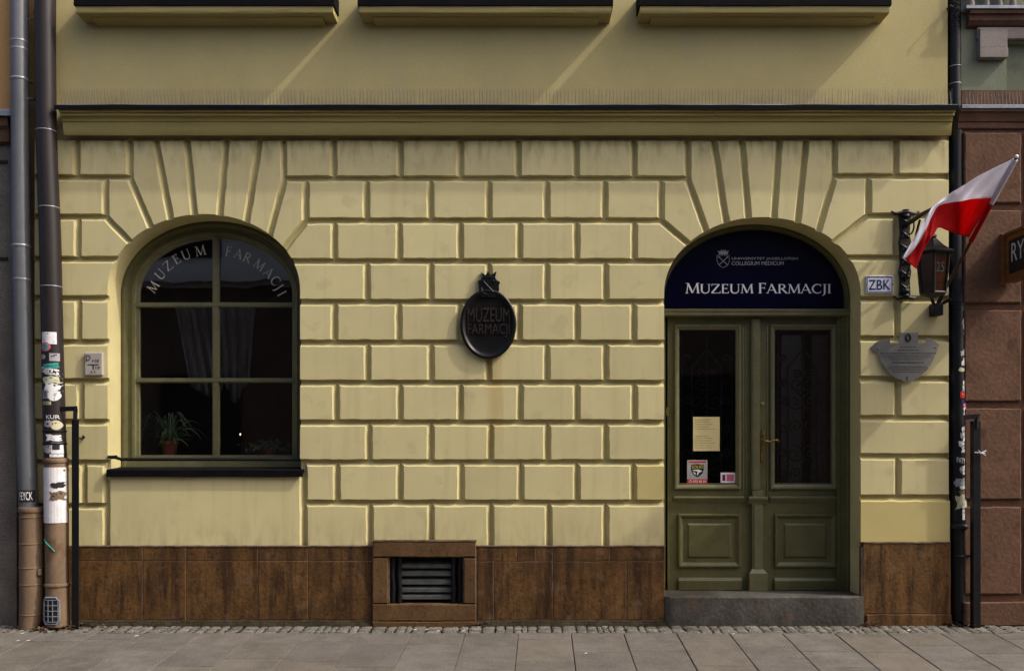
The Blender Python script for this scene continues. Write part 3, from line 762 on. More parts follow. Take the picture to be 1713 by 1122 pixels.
gm=MB(); al=arch_line(EW,WB+.08,.13); gm.add([(x,.322,z) for x,z in al],[tuple(range(len(al)))]); gm.build('window_glass',GLASS,wo)
lm=MB()
GY=.3195
def place_roman(mb,ch,px,py,rot,h,y,fat=1.0,mi=0):
    """centre of the letter at measured (px,py), rot degrees, cap height h metres"""
    wd=ROMAN[ch][0]; c=(X(px,y),Z(py,y)); ca,sa=math.cos(R(rot)),math.sin(R(rot))
    def fn(u,v,l):
        a=(u-wd/2)*h; b=(v-.5)*h
        return (c[0]+a*ca-b*sa, y-l, c[1]+a*sa+b*ca)
    roman(mb,ch,fn,mi,fat)
for ch,px,py in zip('MUZEUMFARMACJI',[256,268,281,295,311,335,382,399,414,434,450,461,467,471.5],[480,459,444.5,433.5,426,419.5,420.5,424.5,431,443,456.5,469.5,480.5,491]):
    rot=-math.degrees(math.asin((px-361)/121)); place_roman(lm,ch,px,py,rot*.93,.084,GY,.95)
lm.build('window_lettering',ETCH,wo)
sl=MB(); sl.sweep_x([(.30,1.318),(-.024,1.301),(-.032,1.295),(-.034,Z(797,-.034)),(-.024,Z(797.5,-.034)),(-.018,1.265),(.30,1.285)],X(178,-.03),X(506,-.03),segs=30,jit=.003)
sl.build('ground_floor_sill',FLASH,bld,smooth=True,angle=30)
rl=MB(); rl.tube([(wx0+.004,.05,1.40),(wx0+.05,.03,1.402),(wx0+.10,.03,1.385),(wx1-.004,.03,1.385)],.014,n=8); rl.tube([(wx0+.002,.0,1.405),(wx0+.075,.012,1.408)],.012,n=8)
rl.build('window_guard_rail',BLACK,bld,smooth=True)
# room behind the window
rm=MB(); rm.box(-3.9,-1.45,.37,2.6,.9,3.75); rm.f=[f for i,f in enumerate(rm.f) if i!=2]; rm.m=rm.m[:5]
rm.box(-3.75,-1.6,.38,.62,1.36,1.405)
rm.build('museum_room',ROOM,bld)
# net curtain
def cloth_sheet(name,outline_cols,mat_,parent,y0,amp=.03,label=None,cat=None):
    """outline_cols: [(px_top,py_top,px_bot,py_bot)] left to right"""
    mb=MB(); nv=16; n=len(outline_cols); vs=[]
    for i,(a,b,c,d) in enumerate(outline_cols):
        for j in range(nv+1):
            t=j/nv; y=y0+amp*math.sin(i*1.7)+amp*.4*math.sin(j*.5+i)
            vs.append(P(a+(c-a)*t,b+(d-b)*t,y))
    mb.add(vs,[(i*(nv+1)+j,(i+1)*(nv+1)+j,(i+1)*(nv+1)+j+1,i*(nv+1)+j+1) for i in range(n-1) for j in range(nv)])
    o=mb.build(name,mat_,parent,smooth=True,angle=80)
    s=o.modifiers.new('thick','SOLIDIFY'); s.thickness=.002
    return o
n=14
cols=[(292+(352-292)*i/n,505,318+(350-318)*i/n+22*math.sin(i/n*1.5),645+18*math.sin(i/n*2.6)) for i in range(n+1)]
cA=cloth_sheet('net_curtain',cols+[(355+(428-355)*i/n,505,372+(416-372)*i/n,640+ (35 if 4<i<10 else 20)*math.sin(i/n*3.1)) for i in range(n+1)],CURT,None,.52)
tag(cA,'dim gathered net curtain hanging inside the arched window','curtain')
# spider plant
px0=X(283,.5); pt=thing('potted_plant',(px0,.5,1.405),'spider plant in a reddish pot behind the lower left window pane','plant')
pm=MB(); pm.lathe((px0,.5,1.405),[(.055,0),(.075,.11),(.082,.11),(.082,.135),(.07,.135),(.065,.12)],n=20); pm.build('pot',POTM,pt,smooth=True)
lf=MB()
for k in range(60):
    a=random.uniform(0,2*math.pi); ln=random.uniform(.12,.42); hgt=random.uniform(.04,.24); wdt=random.uniform(.006,.011)
    q=[]
    for i in range(8):
        t=i/7; r=ln*t; z=1.52+hgt*math.sin(t*math.pi*.80)*1.3-.07*t*t
        q.append(Vector((px0+r*math.cos(a)*1.0,.5+r*math.sin(a)*.42,z)))
    vs=[]
    for i,p in enumerate(q):
        s_=Vector((-math.sin(a),math.cos(a)*.4,.3)).normalized()*wdt*(1-(i/7)**2+.05)
        vs+= [p-s_,p+s_]
    lf.add(vs,[(2*i,2*i+1,2*i+3,2*i+2) for i in range(7)])
lf.build('leaves',LEAF,pt,smooth=True)
px1=X(452,.45); pt2=thing('potted_plant',(px1,.45,1.405),'low small-leaved plant behind the lower right window pane','plant')
pm=MB(); pm.lathe((px1,.45,1.405),[(.04,0),(.05,.05),(.05,.06),(.04,.06)],n=16); pm.build('pot',POTM,pt2,smooth=True)
lf=MB()
for k in range(90):
    c=Vector((px1+random.gauss(0,.10),.45+random.gauss(0,.03),1.46+abs(random.gauss(.02,.035)))); d=Vector((random.gauss(0,1),random.gauss(0,.5),random.gauss(.6,.6))).normalized()*.028; e=d.cross(Vector((0,1,.2))).normalized()*.008
    lf.add([c-d,c-e,c+d,c+e],[(0,1,2,3)])
lf.build('leaves',LEAF,pt2)
lp=thing('glowing_lamp',P(402,728,.9),'tiny lit warm lamp glowing inside the lower right window pane','lamp')
c_=P(402,726,.9); q=MB(); q.lathe(c_,[(.001,-.010),(.0055,-.006),(.0055,.004),(.001,.010)],n=10); q.build('bulb',BULB,lp,smooth=True)
q=MB(); q.tube([(c_[0],.9,c_[2]-.012),(c_[0],.9,1.30)],.005,n=8); q.lathe((c_[0],.9,1.285),[(.03,0),(.03,.012),(.006,.018)],n=12); q.build('stand',BLACK,lp,smooth=True)
q=MB(); q.box(c_[0]-.25,c_[0]+.25,.75,1.1,.93,1.2845); tg=q.build('display_table',BROWNP,None); tag(tg,'dark table carrying the lit lamp in the museum room','table')

# ---------------------------------------------------------------- door
DX0,DX1=X(1111),X(1440); DB=.243
d=MB()
arch_rings(d,ED,DB,[(0,.268),(.010,.262),(.022,.262),(.030,.275),(.034,.300),(.050,.302),(.055,.335)])
LY=.345
d.box(DX1-.10,DX1-.03,.305,.36,DB,Z(528,.3)); d.box(DX1-.065,DX1-.03,.285,.31,DB,Z(528,.3))
d.box(DX0+.02,DX0+.055,.305,.36,DB,Z(528,.3))
df=d.build('door_frame',OLIVE,bld,smooth=True,angle=25,bevel=0)
d=MB(); zb,zt=Z(528,.25),Z(516,.25)
d.sweep_x([(.36,zt),(.262,zt),(.250,zt-.008),(.250,zt-.020),(.258,zt-.030),(.258,zb+.008),(.268,zb),(.36,zb)],DX0,DX1,segs=10,jit=.001)
d.build('transom_bar',OLIVEL,df,smooth=True,angle=25)
# top band of the leaves, deep in the shade of the transom
def leaf(pxa,pxb,hx0,hx1,mo0,mo1,pn0,pn1,kk0,kk1,side):
    y=LY; b=MB(); B=lambda a,b_,c_,d_,y0=y,y1=y+.045: b.box(X(a,y),X(b_,y),y0,y1,Z(d_,y),Z(c_,y))
    B(pxa,hx0,530,988.3); B(hx1,pxb,530,988.3); B(hx0,hx1,530,552); B(hx0,hx1,808,988.3)
    o=b.build('door_leaf',OLIVE,bld,bevel=.002)
    m=MB(); rect_rings(m,X(mo0,y),X(mo1,y),Z(818,y),Z(543,y),[(0,y),(0,y-.018),(.008,y-.024),(.020,y-.022),(.028,y-.012),(.040,y-.006),(.045,y+.02)])
    m.build('glazing_moulding',OLIVEL,o,smooth=True,angle=20)
    g_=MB(); g_.add([(X(hx0-1,y),y+.014,Z(809,y)),(X(hx1+1,y),y+.014,Z(809,y)),(X(hx1+1,y),y+.014,Z(551,y)),(X(hx0-1,y),y+.014,Z(551,y))],[(0,1,2,3)]); g_.build('door_glass',GLASS,o)
    m=MB(); rect_rings(m,X(pn0,y),X(pn1,y),Z(948.5,y),Z(859,y),[(0,y),(0,y-.014),(.006,y-.022),(.018,y-.022),(.030,y-.010),(.040,y-.003),(.044,y-.001),(.082,y-.003),(.094,y-.014),(.097,y-.016)],fill=True)
    m.build('lower_panel',OLIVE,o,smooth=True,angle=20)
    m=MB(); x0,x1=X(kk0,y),X(kk1,y); z0,z1=Z(986,y),Z(965,y)
    m.sweep_x([(y,z0),(y-.022,z0),(y-.022,z1-.028),(y-.016,z1-.018),(y-.006,z1-.006),(y,z1)],x0,x1); m.build('kick_board',OLIVE,o,bevel=.003)
    m=MB(); x0,x1=X(mo0-1,y),X(mo1+5,y); z0,z1=Z(839,y),Z(830,y)
    m.sweep_x([(y,z0-.01),(y-.010,z0),(y-.016,z0+.012),(y-.034,z1-.014),(y-.034,z1-.006),(y,z1+.004)],x0,x1); m.build('ledge_moulding',OLIVEL,o,smooth=True,angle=25)
    return o
lf1=leaf(1116.5,1262.2,1136.5,1231.5,1128,1239,1134,1239,1134.6,1241,-1)
lf2=leaf(1263,1404.5,1296,1390,1288,1399,1295,1398,1294.5,1400,1)
m=MB(); y=LY
for a in (1242.5,1247.5,1283.5): m.tube([(X(a,y),y-.001,Z(826,y)),(X(a,y),y-.001,Z(545,y))],.006,n=8)
m.box(X(1256,y),X(1270,y),y-.034,y,Z(819,y),Z(534,y)); m.box(X(1258.5,y),X(1267.5,y),y-.040,y-.033,Z(819,y),Z(534,y))
m.box(X(1257,y),X(1275,y),y-.046,y,Z(831,y),Z(820,y))
m.sweep_x([(y,Z(842,y)),(y-.036,Z(842,y)),(y-.046,Z(838,y)),(y-.062,Z(834,y)),(y-.062,Z(831,y)),(y-.05,Z(829.5,y)),(y,Z(829.5,y))],X(1250.5,y),X(1281.5,y))
m.box(X(1257,y),X(1275,y),y-.034,y,Z(953,y),Z(842,y)); m.box(X(1260,y),X(1272,y),y-.042,y-.033,Z(950,y),Z(845,y))
bx0,bx1,tx0,tx1=X(1251,y),X(1281,y),X(1257,y),X(1275,y); z0,z1,z2=Z(989,y),Z(957,y),Z(950,y)
m.box(bx0,bx1,y-.062,y,z0,z1); m.add([(bx0,y-.062,z1+.0005),(bx1,y-.062,z1+.0005),(bx1,y,z1+.0005),(bx0,y,z1+.0005),(tx0,y-.036,z2),(tx1,y-.036,z2),(tx1,y,z2),(tx0,y,z2)],[(0,1,5,4),(1,2,6,5),(3,0,4,7),(4,5,6,7)])
m.build('centre_pilaster',OLIVEL,lf1,smooth=True,angle=20,bevel=.0015)
# handle
h=MB(); hx=X(1276,y); 
h.prism([(hx-.020,Z(768,y)),(hx-.012,Z(773,y)),(hx+.012,Z(773,y)),(hx+.020,Z(768,y)),(hx+.018,Z(745,y)),(hx+.021,Z(735,y)),(hx+.016,Z(725,y)),(hx+.010,Z(719,y)),(hx-.010,Z(719,y)),(hx-.016,Z(725,y)),(hx-.021,Z(735,y)),(hx-.018,Z(745,y))],y-.008,y)
zz=Z(737,y)
h.tube([(hx,y,zz),(hx,y-.045,zz),(hx+.01,y-.055,zz-.002),(hx+.05,y-.055,zz-.010),(hx+.09,y-.055,zz+.006),(hx+.115,y-.055,zz+.004),(hx+.125,y-.055,zz-.008)],[.009,.009,.010,.008,.0085,.010,.008],n=10)
h.lathe((hx,y-.012,Z(727,y)),[(.010,-.004),(.010,.004)],n=12,axis='y')
h.build('door_handle',BRASS,lf2,smooth=True,angle=30,bevel=.001)
h=MB(); h.lathe((X(1274.5,y),y,Z(675.7,y)),[(.019,-.002),(.019,.006),(.013,.009),(.001,.009)],n=16,axis='y'); h.build('lock_cylinder',BRASS,lf2,smooth=True)
# small brass bell at the left jamb
h=MB(); h.box(X(1114.5,.26),X(1118,.26),.245,.262,Z(695,.26),Z(682,.26)); h.build('bell_button',BRASS,df,bevel=.002)
# grilles inside the glass
def spiral(c,r0,turn,start,dirn,n=26):
    return [(c[0]+r0*(1-i/n*.85)*math.cos(start+dirn*turn*2*math.pi*i/n),.425,c[1]+r0*(1-i/n*.85)*math.sin(start+dirn*turn*2*math.pi*i/n)) for i in range(n+1)]
def grille(lab):
    cx=X(1182,.425); t=thing('scroll_grille',(cx,.425,Z(808,.425)),lab,'grille','wrought iron grilles behind the door panes')
    IRONG=bpy.data.materials.get('grey_painted_iron') or mat('grey_painted_iron',(.27,.26,.25),(.16,.15,.15),scale=20,rough=.6,bump=.2,bscale=60)
    g_=MB(); zb_=Z(810,.425)
    g_.tube([(cx,.425,zb_),(cx,.425,Z(566,.425))],.008,n=6)
    for s in (-1,1):
        g_.tube([(cx+s*.13,.425,zb_),(cx+s*.13,.425,Z(614,.425))],.008,n=6)
        g_.tube([(cx+s*.22,.425,zb_),(cx+s*.22,.425,Z(560,.425))],.005,n=6)
        g_.tube([(cx+s*.13,.425,Z(614,.425)),(cx+s*.085,.425,Z(604,.425)),(cx+s*.02,.425,Z(588,.425))],.007,n=6)
    g_.build('bars',IRONG,t,smooth=True)
    g_=MB()
    for s in (-1,1):
        for (ox,py,r0,tn,st) in ((.05,626,.045,1.4,.5),(.05,642,.06,1.2,-2.2),(.07,672,.085,1.6,1.6),(.17,668,.045,1.4,3.1),(.17,640,.035,1.4,0),(.06,712,.06,1.5,-1),(.17,716,.045,1.4,2.8),(.07,760,.085,1.6,1.2),(.17,756,.05,1.4,2.6),(.06,790,.05,1.4,-.6),(.17,795,.04,1.4,1.2),(.17,600,.045,1.2,-1.2)):
            g_.tube(spiral((cx+s*ox,Z(py,.425)),r0,tn,st if s>0 else math.pi-st,s),.0055,n=5)
        for py in (650,700,740): g_.lathe((cx,.425,Z(py,.425)),[(.002,-.02),(.014,-.008),(.014,.008),(.002,.02)],n=8)
    g_.build('scrolls',IRONG,t,smooth=True)
    return t
gr=grille('wrought iron scroll grille behind the left door pane with papers')
g2=gr.copy(); COL.objects.link(g2); g2.location.x+=X(1343,.425)-X(1182,.425); g2['label']='wrought iron scroll grille behind the greyish right door pane'
for ch in gr.children:
    c2=ch.copy(); COL.objects.link(c2); c2.parent=g2
rm=MB(); rm.box(DX0-.2,DX1+.15,.41,2.2,.05,3.3); rm.f=[f for i,f in enumerate(rm.f) if i!=2]; rm.m=rm.m[:5]
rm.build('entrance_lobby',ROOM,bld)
for a,b,mm,yy,nm in ((1307,1341,GREYP,.452,'inner_door_panel'),(1358,1410,BROWNP,.456,'inner_door_panel')):
    q=MB(); q.box(X(a,yy),X(b,yy),yy,yy+.04,.243,Z(560,yy)); q.build(nm,mm,bld,bevel=.003)
q=MB(); q.tube([(X(1301,.44),.44,Z(752,.44)),(X(1301,.44),.44,Z(590,.44))],.010,n=10); q.build('inner_pull_bar',ZINC,bld,smooth=True)

# ---------------------------------------------------------------- navy lunette sign
SY=.298
sg=thing('museum_sign',(X(1268,SY),SY,Z(515,SY)),'navy blue arched name board above the double door with white capitals','sign')
s_=MB(); al=[(x,z) for x,z in arch_line(ED,Z(515.5,SY),.045,n=48)]
s_.prism(al,SY,SY+.02); s_.build('board',NAVY,sg,smooth=True,angle=30)
s_=MB()
def roman_line(mb,txt,xa,xb,yb,h,y,fat=1.0,small=None):
    """letters spread between measured xa..xb, baseline at yb, cap height h px"""
    big=(small or 1.0)
    tot=0; hs=[]
    for k,ch in enumerate(txt):
        first = k==0 or txt[k-1]==' '
        hh = h*(big if first and ch!=' ' else 1); hs.append(hh); tot+=ROMAN[ch][0]*hh
    sc=(xb-xa)/tot; cur=xa
    for ch,hh in zip(txt,hs):
        def fn(u,v,l,cur=cur,hh=hh): return (X(cur+u*hh*sc,y),y-l,Z(yb-v*hh,y))
        roman(mb,ch,fn,0,fat); cur+=ROMAN[ch][0]*hh*sc
roman_line(s_,'MUZEUM FARMACJI',1146,1391,490.5,15.3,SY-.002,1.05,small=1.12)
s_.build('main_lettering',LETTER,sg)
s_=MB()
yy=SY-.001
s_.text('UNIWERSYTET JAGIELLOŃSKI',X(1224,yy),X(1335,yy),Z(435.6,yy),Z(429,yy),yy,thick=.001)
s_.text('COLLEGIUM MEDICUM',X(1224,yy),X(1311,yy),Z(443.5,yy),Z(437.3,yy),yy,thick=.001)
s_.build('small_lettering',LETTERD,sg)
s_=MB(); yy=SY-.002
def pp(a,b,y=None): return P(a,b,yy if y is None else y)
sh_=[(1199.5,427),(1199.5,436),(1201.5,441.5),(1205.5,445.5),(1210,447.5),(1214.5,445.5),(1218.5,441.5),(1220,436),(1220,427)]
s_.tube([pp(*q) for q in sh_+[sh_[0]]],.0022,n=5)
for a,b in (((1203,430),(1217,443)),((1217,430),(1203,443))):
    s_.tube([pp(*a),pp(*b)],.0032,n=5); s_.lathe(pp(*a),[(.004,-.006),(.009,0),(.004,.006)],n=8)
cr=[(1203,425.5),(1201,418.5),(1205,421.5),(1206.5,417.5),(1209.8,420.5),(1210,416.2),(1210.4,420.5),(1213.5,417.5),(1215,421.5),(1219,418.5),(1217,425.5)]
s_.prism([(X(a,yy),Z(b,yy)) for a,b in cr],yy-.001,yy+.002)
s_.build('crest',LETTERD,sg)

# ---------------------------------------------------------------- papers on the left door glass
PYg=LY+.0125
q=MB(); q.pbox(1159.5,1204,697,754,PYg-.001,PYg); nt_=q.build('notice_sheet',NOTICE,None); tag(nt_,'yellowed printed notice sheet behind the left door pane','notice')
q=MB()
for i in range(13):
    z=701+i*3.9
    if i in (5,6): continue
    x=1163
    while x<1163+(22 if i in(0,7) else random.uniform(18,34)):
        wd=random.uniform(1.2,4); q.pbox(x,x+wd,z,z+(1.3 if i not in (0,7) else 1.6),PYg-.0018,PYg-.0011); x+=wd+1
q.build('notice_print',FADED,nt_)
st1=thing('security_sticker',P(1166,808,PYg),'grey and red sticker with a black shield low on the left door pane','sticker')
q=MB(); q.pbox(1149.5,1183.5,769,801,PYg-.001,PYg); q.build('sticker_sheet',PAPERG,st1)
q=MB(); q.pbox(1149.5,1183.5,801.2,807.8,PYg-.001,PYg); q.pbox(1152.5,1180.5,771,773.6,PYg-.0016,PYg-.0011); q.build('red_band',REDV,st1)
q=MB(); q.text('12 633 66 66',X(1152.5,PYg),X(1181.5,PYg),Z(806.6,PYg),Z(802.4,PYg),PYg-.0012,thick=.0005); q.build('phone_number',WHITE,st1)
q=MB(); yy=PYg-.0014
q.prism([(X(a,yy),Z(b,yy)) for a,b in ((1156,777),(1166.5,775.5),(1177,777),(1177.3,785),(1175.5,791),(1171.5,795),(1166.7,798),(1161.5,795),(1157.8,791),(1155.8,785))],yy,yy+.0008); q.build('shield',PAPERB,st1)
q=MB(); q.text('SOLID',X(1157.5,yy),X(1175.8,yy),Z(783,yy),Z(778,yy),yy-.0002,thick=.0004); q.build('shield_name',YELV,st1)
q=MB(); yy=yy-.0004
q.prism([(X(a,yy),Z(b,yy)) for a,b in ((1158,785.3),(1169,785),(1175,787.2),(1174,788.2),(1169.5,790),(1167,795.5),(1166,792),(1167.5,788),(1160,787))],yy,yy+.0004)
q.prism([(X(a,yy),Z(b,yy)) for a,b in ((1159,788.5),(1163,790.2),(1164.5,794),(1161.5,792.2))],yy,yy+.0004); q.build('shield_emblem',WHITE,st1)
st2=thing('pink_sticker',P(1218,807,PYg),'small pink and purple sticker in the lower right corner of the left door pane','sticker')
q=MB(); q.pbox(1205.5,1230,790,807,PYg-.001,PYg); q.build('sticker_sheet',WHITE,st2)
q=MB(); q.pbox(1208.5,1213.5,793.5,804,PYg-.0016,PYg-.0011); q.build('purple_patch',PURPLE,st2)
q=MB(); q.pbox(1215.5,1227.5,793,804.5,PYg-.0016,PYg-.0011); q.build('pink_patch',PINKV,st2)

# ---------------------------------------------------------------- cast oval plaque
mc=(X(816.5,-.05),Z(541.5,-.05))
md=thing('cast_plaque',(mc[0],0,mc[1]),'black oval cast-metal plaque with a crowned crest on the wall between window and door','plaque')
a_,b_=.2355,.292
q=MB()
def oval(rings,n=56):
    vs=[]
    for k,yv in rings:
        for i in range(n):
            t=2*math.pi*i/n; vs.append((mc[0]+(a_-k)*math.cos(t),yv*.62 if yv<0 else yv,mc[1]+(b_-k)*math.sin(t)))
    fs=[(r*n+i,r*n+(i+1)%n,(r+1)*n+(i+1)%n,(r+1)*n+i) for r in range(len(rings)-1) for i in range(n)]
    fs.append(tuple(range((len(rings)-1)*n,len(rings)*n))); return vs,fs
q.add(*oval([(.03,.01),(0.004,-.02),(0,-.046),(.006,-.056),(.018,-.060),(.028,-.054),(.033,-.040),(.040,-.032),(.050,-.028),(.10,-.0265),(.16,-.026)]))
q.build('oval_disc',CAST,md,smooth=True,angle=40)
q=MB()
q.text('MUZEUM',X(782,-.04),X(853,-.04),Z(537.5,-.06),Z(514,-.06),-.0152,thick=.012)
q.text('FARMACJI',X(782,-.04),X(853,-.04),Z(563.5,-.06),Z(540.5,-.06),-.0152,thick=.012)
q.build('raised_lettering',mat('worn_raised_lettering',(.036,.025,.020),(.022,.016,.013),scale=20,rough=.45,bump=.1),md,bevel=.0015,seg=1)
q=MB(); C=lambda a,b:(X(a,-.05),Z(b,-.05))
crest=[(800,472),(798.5,469),(804,467),(807.5,463),(804.5,453.5),(808.5,457),(812,459.5),(816.5,452),(821,459.5),(824.5,457),(830.5,453),(828,463),(831,467.5),(836.5,470.5),(834.5,477),(835,484),(832.5,490),(829,497),(806,497),(802,490),(801,482)]
q.prism([C(*v) for v in crest],-.031,-.0)
q.build('crest',CAST,md,bevel=.004)
q=MB()
for s in (-1,1): 
    q.tube([P(816.8-s*8.5,470,-.034),P(816.8+s*8.5,488,-.034)],.0055,n=6)
    q.lathe(P(816.8-s*8.5,470,-.035),[(.004,-.010),(.012,0),(.004,.010)],n=8)
q.tube([P(805,481,-.032),P(808,489,-.032),P(816.8,494,-.032),P(826,489,-.032),P(829,481,-.032)],.004,n=6)
q.tube([P(805,465,-.032),P(816.8,463,-.032),P(829,465,-.032)],.0045,n=6)
q.build('crossed_sceptres',CAST,md,smooth=True)

# ---------------------------------------------------------------- small plates
zb_=thing('street_plate',P(1471.5,476,0),'white enamel plate with blue letters ZBK to the right of the door','sign')
q=MB(); q.pbox(1448.5,1494.5,461,491,-.012,.0); q.build('plate',ENAMEL,zb_,bevel=.003)
q=MB(); yy=-.0135
for a,b,c,e in ((1450.3,1492.7,462.6,464),(1450.3,1492.7,488,489.4),(1450.3,1451.3,464,488),(1491.7,1492.7,464,488)): q.pbox(a,b,c,e,yy,yy+.001)
q.text('ZBK',X(1453.5,yy),X(1489,yy),Z(484.5,yy),Z(468,yy),yy,thick=.0008)
q.build('plate_lettering',ENBLUE,zb_)
for a in (1449.9,1493.2): q=MB(); q.lathe(P(a,476,-.012),[(.005,0),(.004,.003),(.001,.004)],n=10,axis='y'); q.build('screw',BLACK,zb_,smooth=True)

dp=thing('hydrant_plate',P(156,608,0),'small grey marker plate with letter D and a T mark left of the window','sign')
q=MB(); q.pbox(141,171.5,589,628,-.026,.0); q.build('plate',PLATEG,dp,bevel=.009,seg=3)
q=MB(); yy=-.028
q.text('D',X(144,yy),X(151.5,yy),Z(603,yy),Z(593.5,yy),yy,thick=.0012)
q.pbox(146.5,165,609,610.4,yy,yy+.0018); q.pbox(155,156.8,610.4,617.5,yy,yy+.0018)
q.text('+10',X(153.5,yy),X(165.5,yy),Z(605.5,yy),Z(600.5,yy),yy,thick=.0012)
q.text('10',X(160,yy),X(167,yy),Z(616.5,yy),Z(612.5,yy),yy,thick=.0012)
q.text('11',X(152.5,yy),X(159,yy),Z(624,yy),Z(620,yy),yy,thick=.0012)
q.build('plate_marks',PAPERB,dp)

mp_=thing('memorial_plaque',P(1516,600,0),'grey metal shield-shaped memorial plaque with engraved lines on the right pier','plaque')
out=[(1503.5,575),(1504.7,556.5),(1535.7,556.5),(1536.5,574.5),(1543,575),(1549,573),(1551,564),(1560,568),(1571.5,576.5),(1567,588),(1563,597),(1557.6,608.5),(1551,618),(1542.7,626),(1534,632.5),(1527,636),(1525,638.5),(1511,638.5),(1508.5,636),(1497,631),(1488,624.5),(1479,613),(1472,600),(1467,588.5),(1462,589),(1455.5,582),(1466,572),(1474,569),(1482.8,566.7),(1488.7,566),(1489.7,575.5),(1494,574.5)]
PLY=-.042
def curve_y(px): return PLY+.042*((px-1515)/58)**2*.8
q=MB()
# curved sheet: columns between sorted x of a fine outline
def densify(o,step=2.0):
    r=[]
    for i in range(len(o)):
        a=o[i];b=o[(i+1)%len(o)];m=max(1,int(math.hypot(b[0]-a[0],b[1]-a[1])/step))
        for k in range(m): r.append((a[0]+(b[0]-a[0])*k/m,a[1]+(b[1]-a[1])*k/m))
    return r
def spans(o,x):
    ys=[]
    for i in range(len(o)):
        a=o[i];b=o[(i+1)%len(o)]
        if (a[0]-x)*(b[0]-x)<0: ys.append(a[1]+(b[1]-a[1])*(x-a[0])/(b[0]-a[0]))
    ys.sort(); return ys
xs=sorted({round(p[0],2) for p in densify(out,1.5)}); 
for a,b in zip(xs,xs[1:]):
    if b-a<.02: continue
    ya=spans(out,a+.005); yb=spans(out,b-.005)
    if len(ya)<2 or len(ya)!=len(yb): continue
    for k in range(0,len(ya)-1,2):
        y0,y1=curve_y(a),curve_y(b)
        V=[P(a,ya[k],y0),P(b,yb[k],y1),P(b,yb[k+1],y1),P(a,ya[k+1],y0)]
        W=[(v[0],v[1]+.006,v[2]) for v in V]
        q.add(V+W,[(3,2,1,0),(4,5,6,7),(0,1,5,4),(2,3,7,6)])
q.build('shield_sheet',PLAQUE,mp_)
q=MB()
rowsP=[(580,1507,1532,1.3),(585,1503,1536,1.3),(590.2,1473,1566,1.3),(594,1476,1558,1),(597.2,1476,1560,1),(600.6,1489,1548,1),(605.5,1492,1546,1.7),(612.5,1488,1550,1),(615.5,1486,1552,1),(618.6,1491,1551,1),(621.8,1493,1545,1)]
for z,a,b,hh in rowsP:
    x=a
    while x<b:
        wd=random.uniform(1.2,4.5); wd=min(wd,b-x)
        y0,y1=curve_y(x)-.0012,curve_y(x+wd)-.0012
        hz=hh*random.uniform(.8,1.05)
        q.add([P(x,z+hz,y0),P(x+wd,z+hz,y1),P(x+wd,z,y1),P(x,z,y0)],[(0,1,2,3)]); x+=wd+random.uniform(.5,1.0)
q.add(*(lambda vs:(vs,[(0,1,2,3)]))([P(1472,591.8,curve_y(1472)-.001),P(1566,589.8,curve_y(1566)-.001),P(1566,589.0,curve_y(1566)-.001),P(1472,590.9,curve_y(1472)-.001)]))
for rr_ in ((.030,.034,0),(.018,.022,0)):
    q.tube([(X(1519,PLY)+rr_[0]*.75*math.cos(t*math.pi/8),PLY-.002,Z(565,PLY)+rr_[1]*math.sin(t*math.pi/8)) for t in range(17)],.0035,n=5)
q.build('engraving',PAPERB,mp_)
for a,b in ((1469,583),(1564.5,581.5),(1518.5,630),(1518.5,634.5)):
    q=MB(); q.lathe((X(a,curve_y(a)),curve_y(a)-.001,Z(b,curve_y(a))),[(.009,-.002),(.008,.004),(.002,.006)],n=12,axis='y'); q.build('fixing_screw',STEEL,mp_,smooth=True)

# ---------------------------------------------------------------- wall lantern on a wrought bracket
LXc=3.165; LYc=-.56
ln=thing('wall_lantern',(X(1515),0,Z(430)),'six-sided black lantern with amber panes hanging from a wrought iron bracket on the right pier','lantern')
q=MB(); bxc=X(1514.5,-.03)
q.prism([(bxc-.045,Z(495)),(bxc+.045,Z(495)),(bxc+.04,Z(470)),(bxc+.052,Z(455)),(bxc+.036,Z(440)),(bxc+.050,Z(405)),(bxc+.038,Z(392)),(bxc+.046,Z(372)),(bxc+.05,Z(358)),(bxc-.05,Z(358)),(bxc-.046,Z(372)),(bxc-.038,Z(392)),(bxc-.050,Z(405)),(bxc-.036,Z(440)),(bxc-.052,Z(455)),(bxc-.04,Z(470))],-.03,.0)
q.build('back_plate',IRON,ln,bevel=.004)
q=MB()
for py,w_ in ((357,.115),(498,.10)):
    q.tube([(bxc-w_,-.02,Z(py)+.012),(bxc-w_*.7,-.03,Z(py)-.012),(bxc,-.04,Z(py)),(bxc+w_*.7,-.03,Z(py)-.012),(bxc+w_,-.02,Z(py)+.012)],[.008,.014,.022,.014,.008],n=8)
q.lathe((bxc,-.045,Z(496)),[(.002,-.03),(.022,-.015),(.03,0),(.015,.02),(.03,.03),(.03,.04),(.014,.06)],n=12)
for k in range(6):
    z=Z(366+k*22)
    q.tube([(bxc-.035,-.03,z),(bxc-.01,-.048,z-.03),(bxc+.035,-.035,z-.055)],[.006,.012,.006],n=6)
    q.tube([(bxc+.035,-.03,z-.01),(bxc+.008,-.046,z-.035),(bxc-.03,-.034,z-.06)],[.005,.010,.005],n=6)
q.lathe((bxc,-.035,Z(362)),[(.002,-.02),(.035,-.01),(.03,.01),(.04,.02),(.02,.035),(.028,.045),(.002,.05)],n=12)
q.build('bracket_ornament',IRON,ln,smooth=True)
q=MB(); zt_=3.335
q.tube([(bxc,-.02,zt_),(bxc+.005,-.2,zt_+.005),(LXc-.005,-.42,zt_+.01),(LXc,LYc,zt_+.005),(LXc,LYc-.04,zt_-.02)],[.020,.018,.016,.015,.012],n=8)
q.tube([(bxc,-.03,Z(470)),(bxc+.004,-.10,Z(450)),(bxc+.012,-.17,Z(425)),(bxc+.014,-.22,Z(400)),(bxc+.01,-.30,zt_-.02)],.010,n=8)
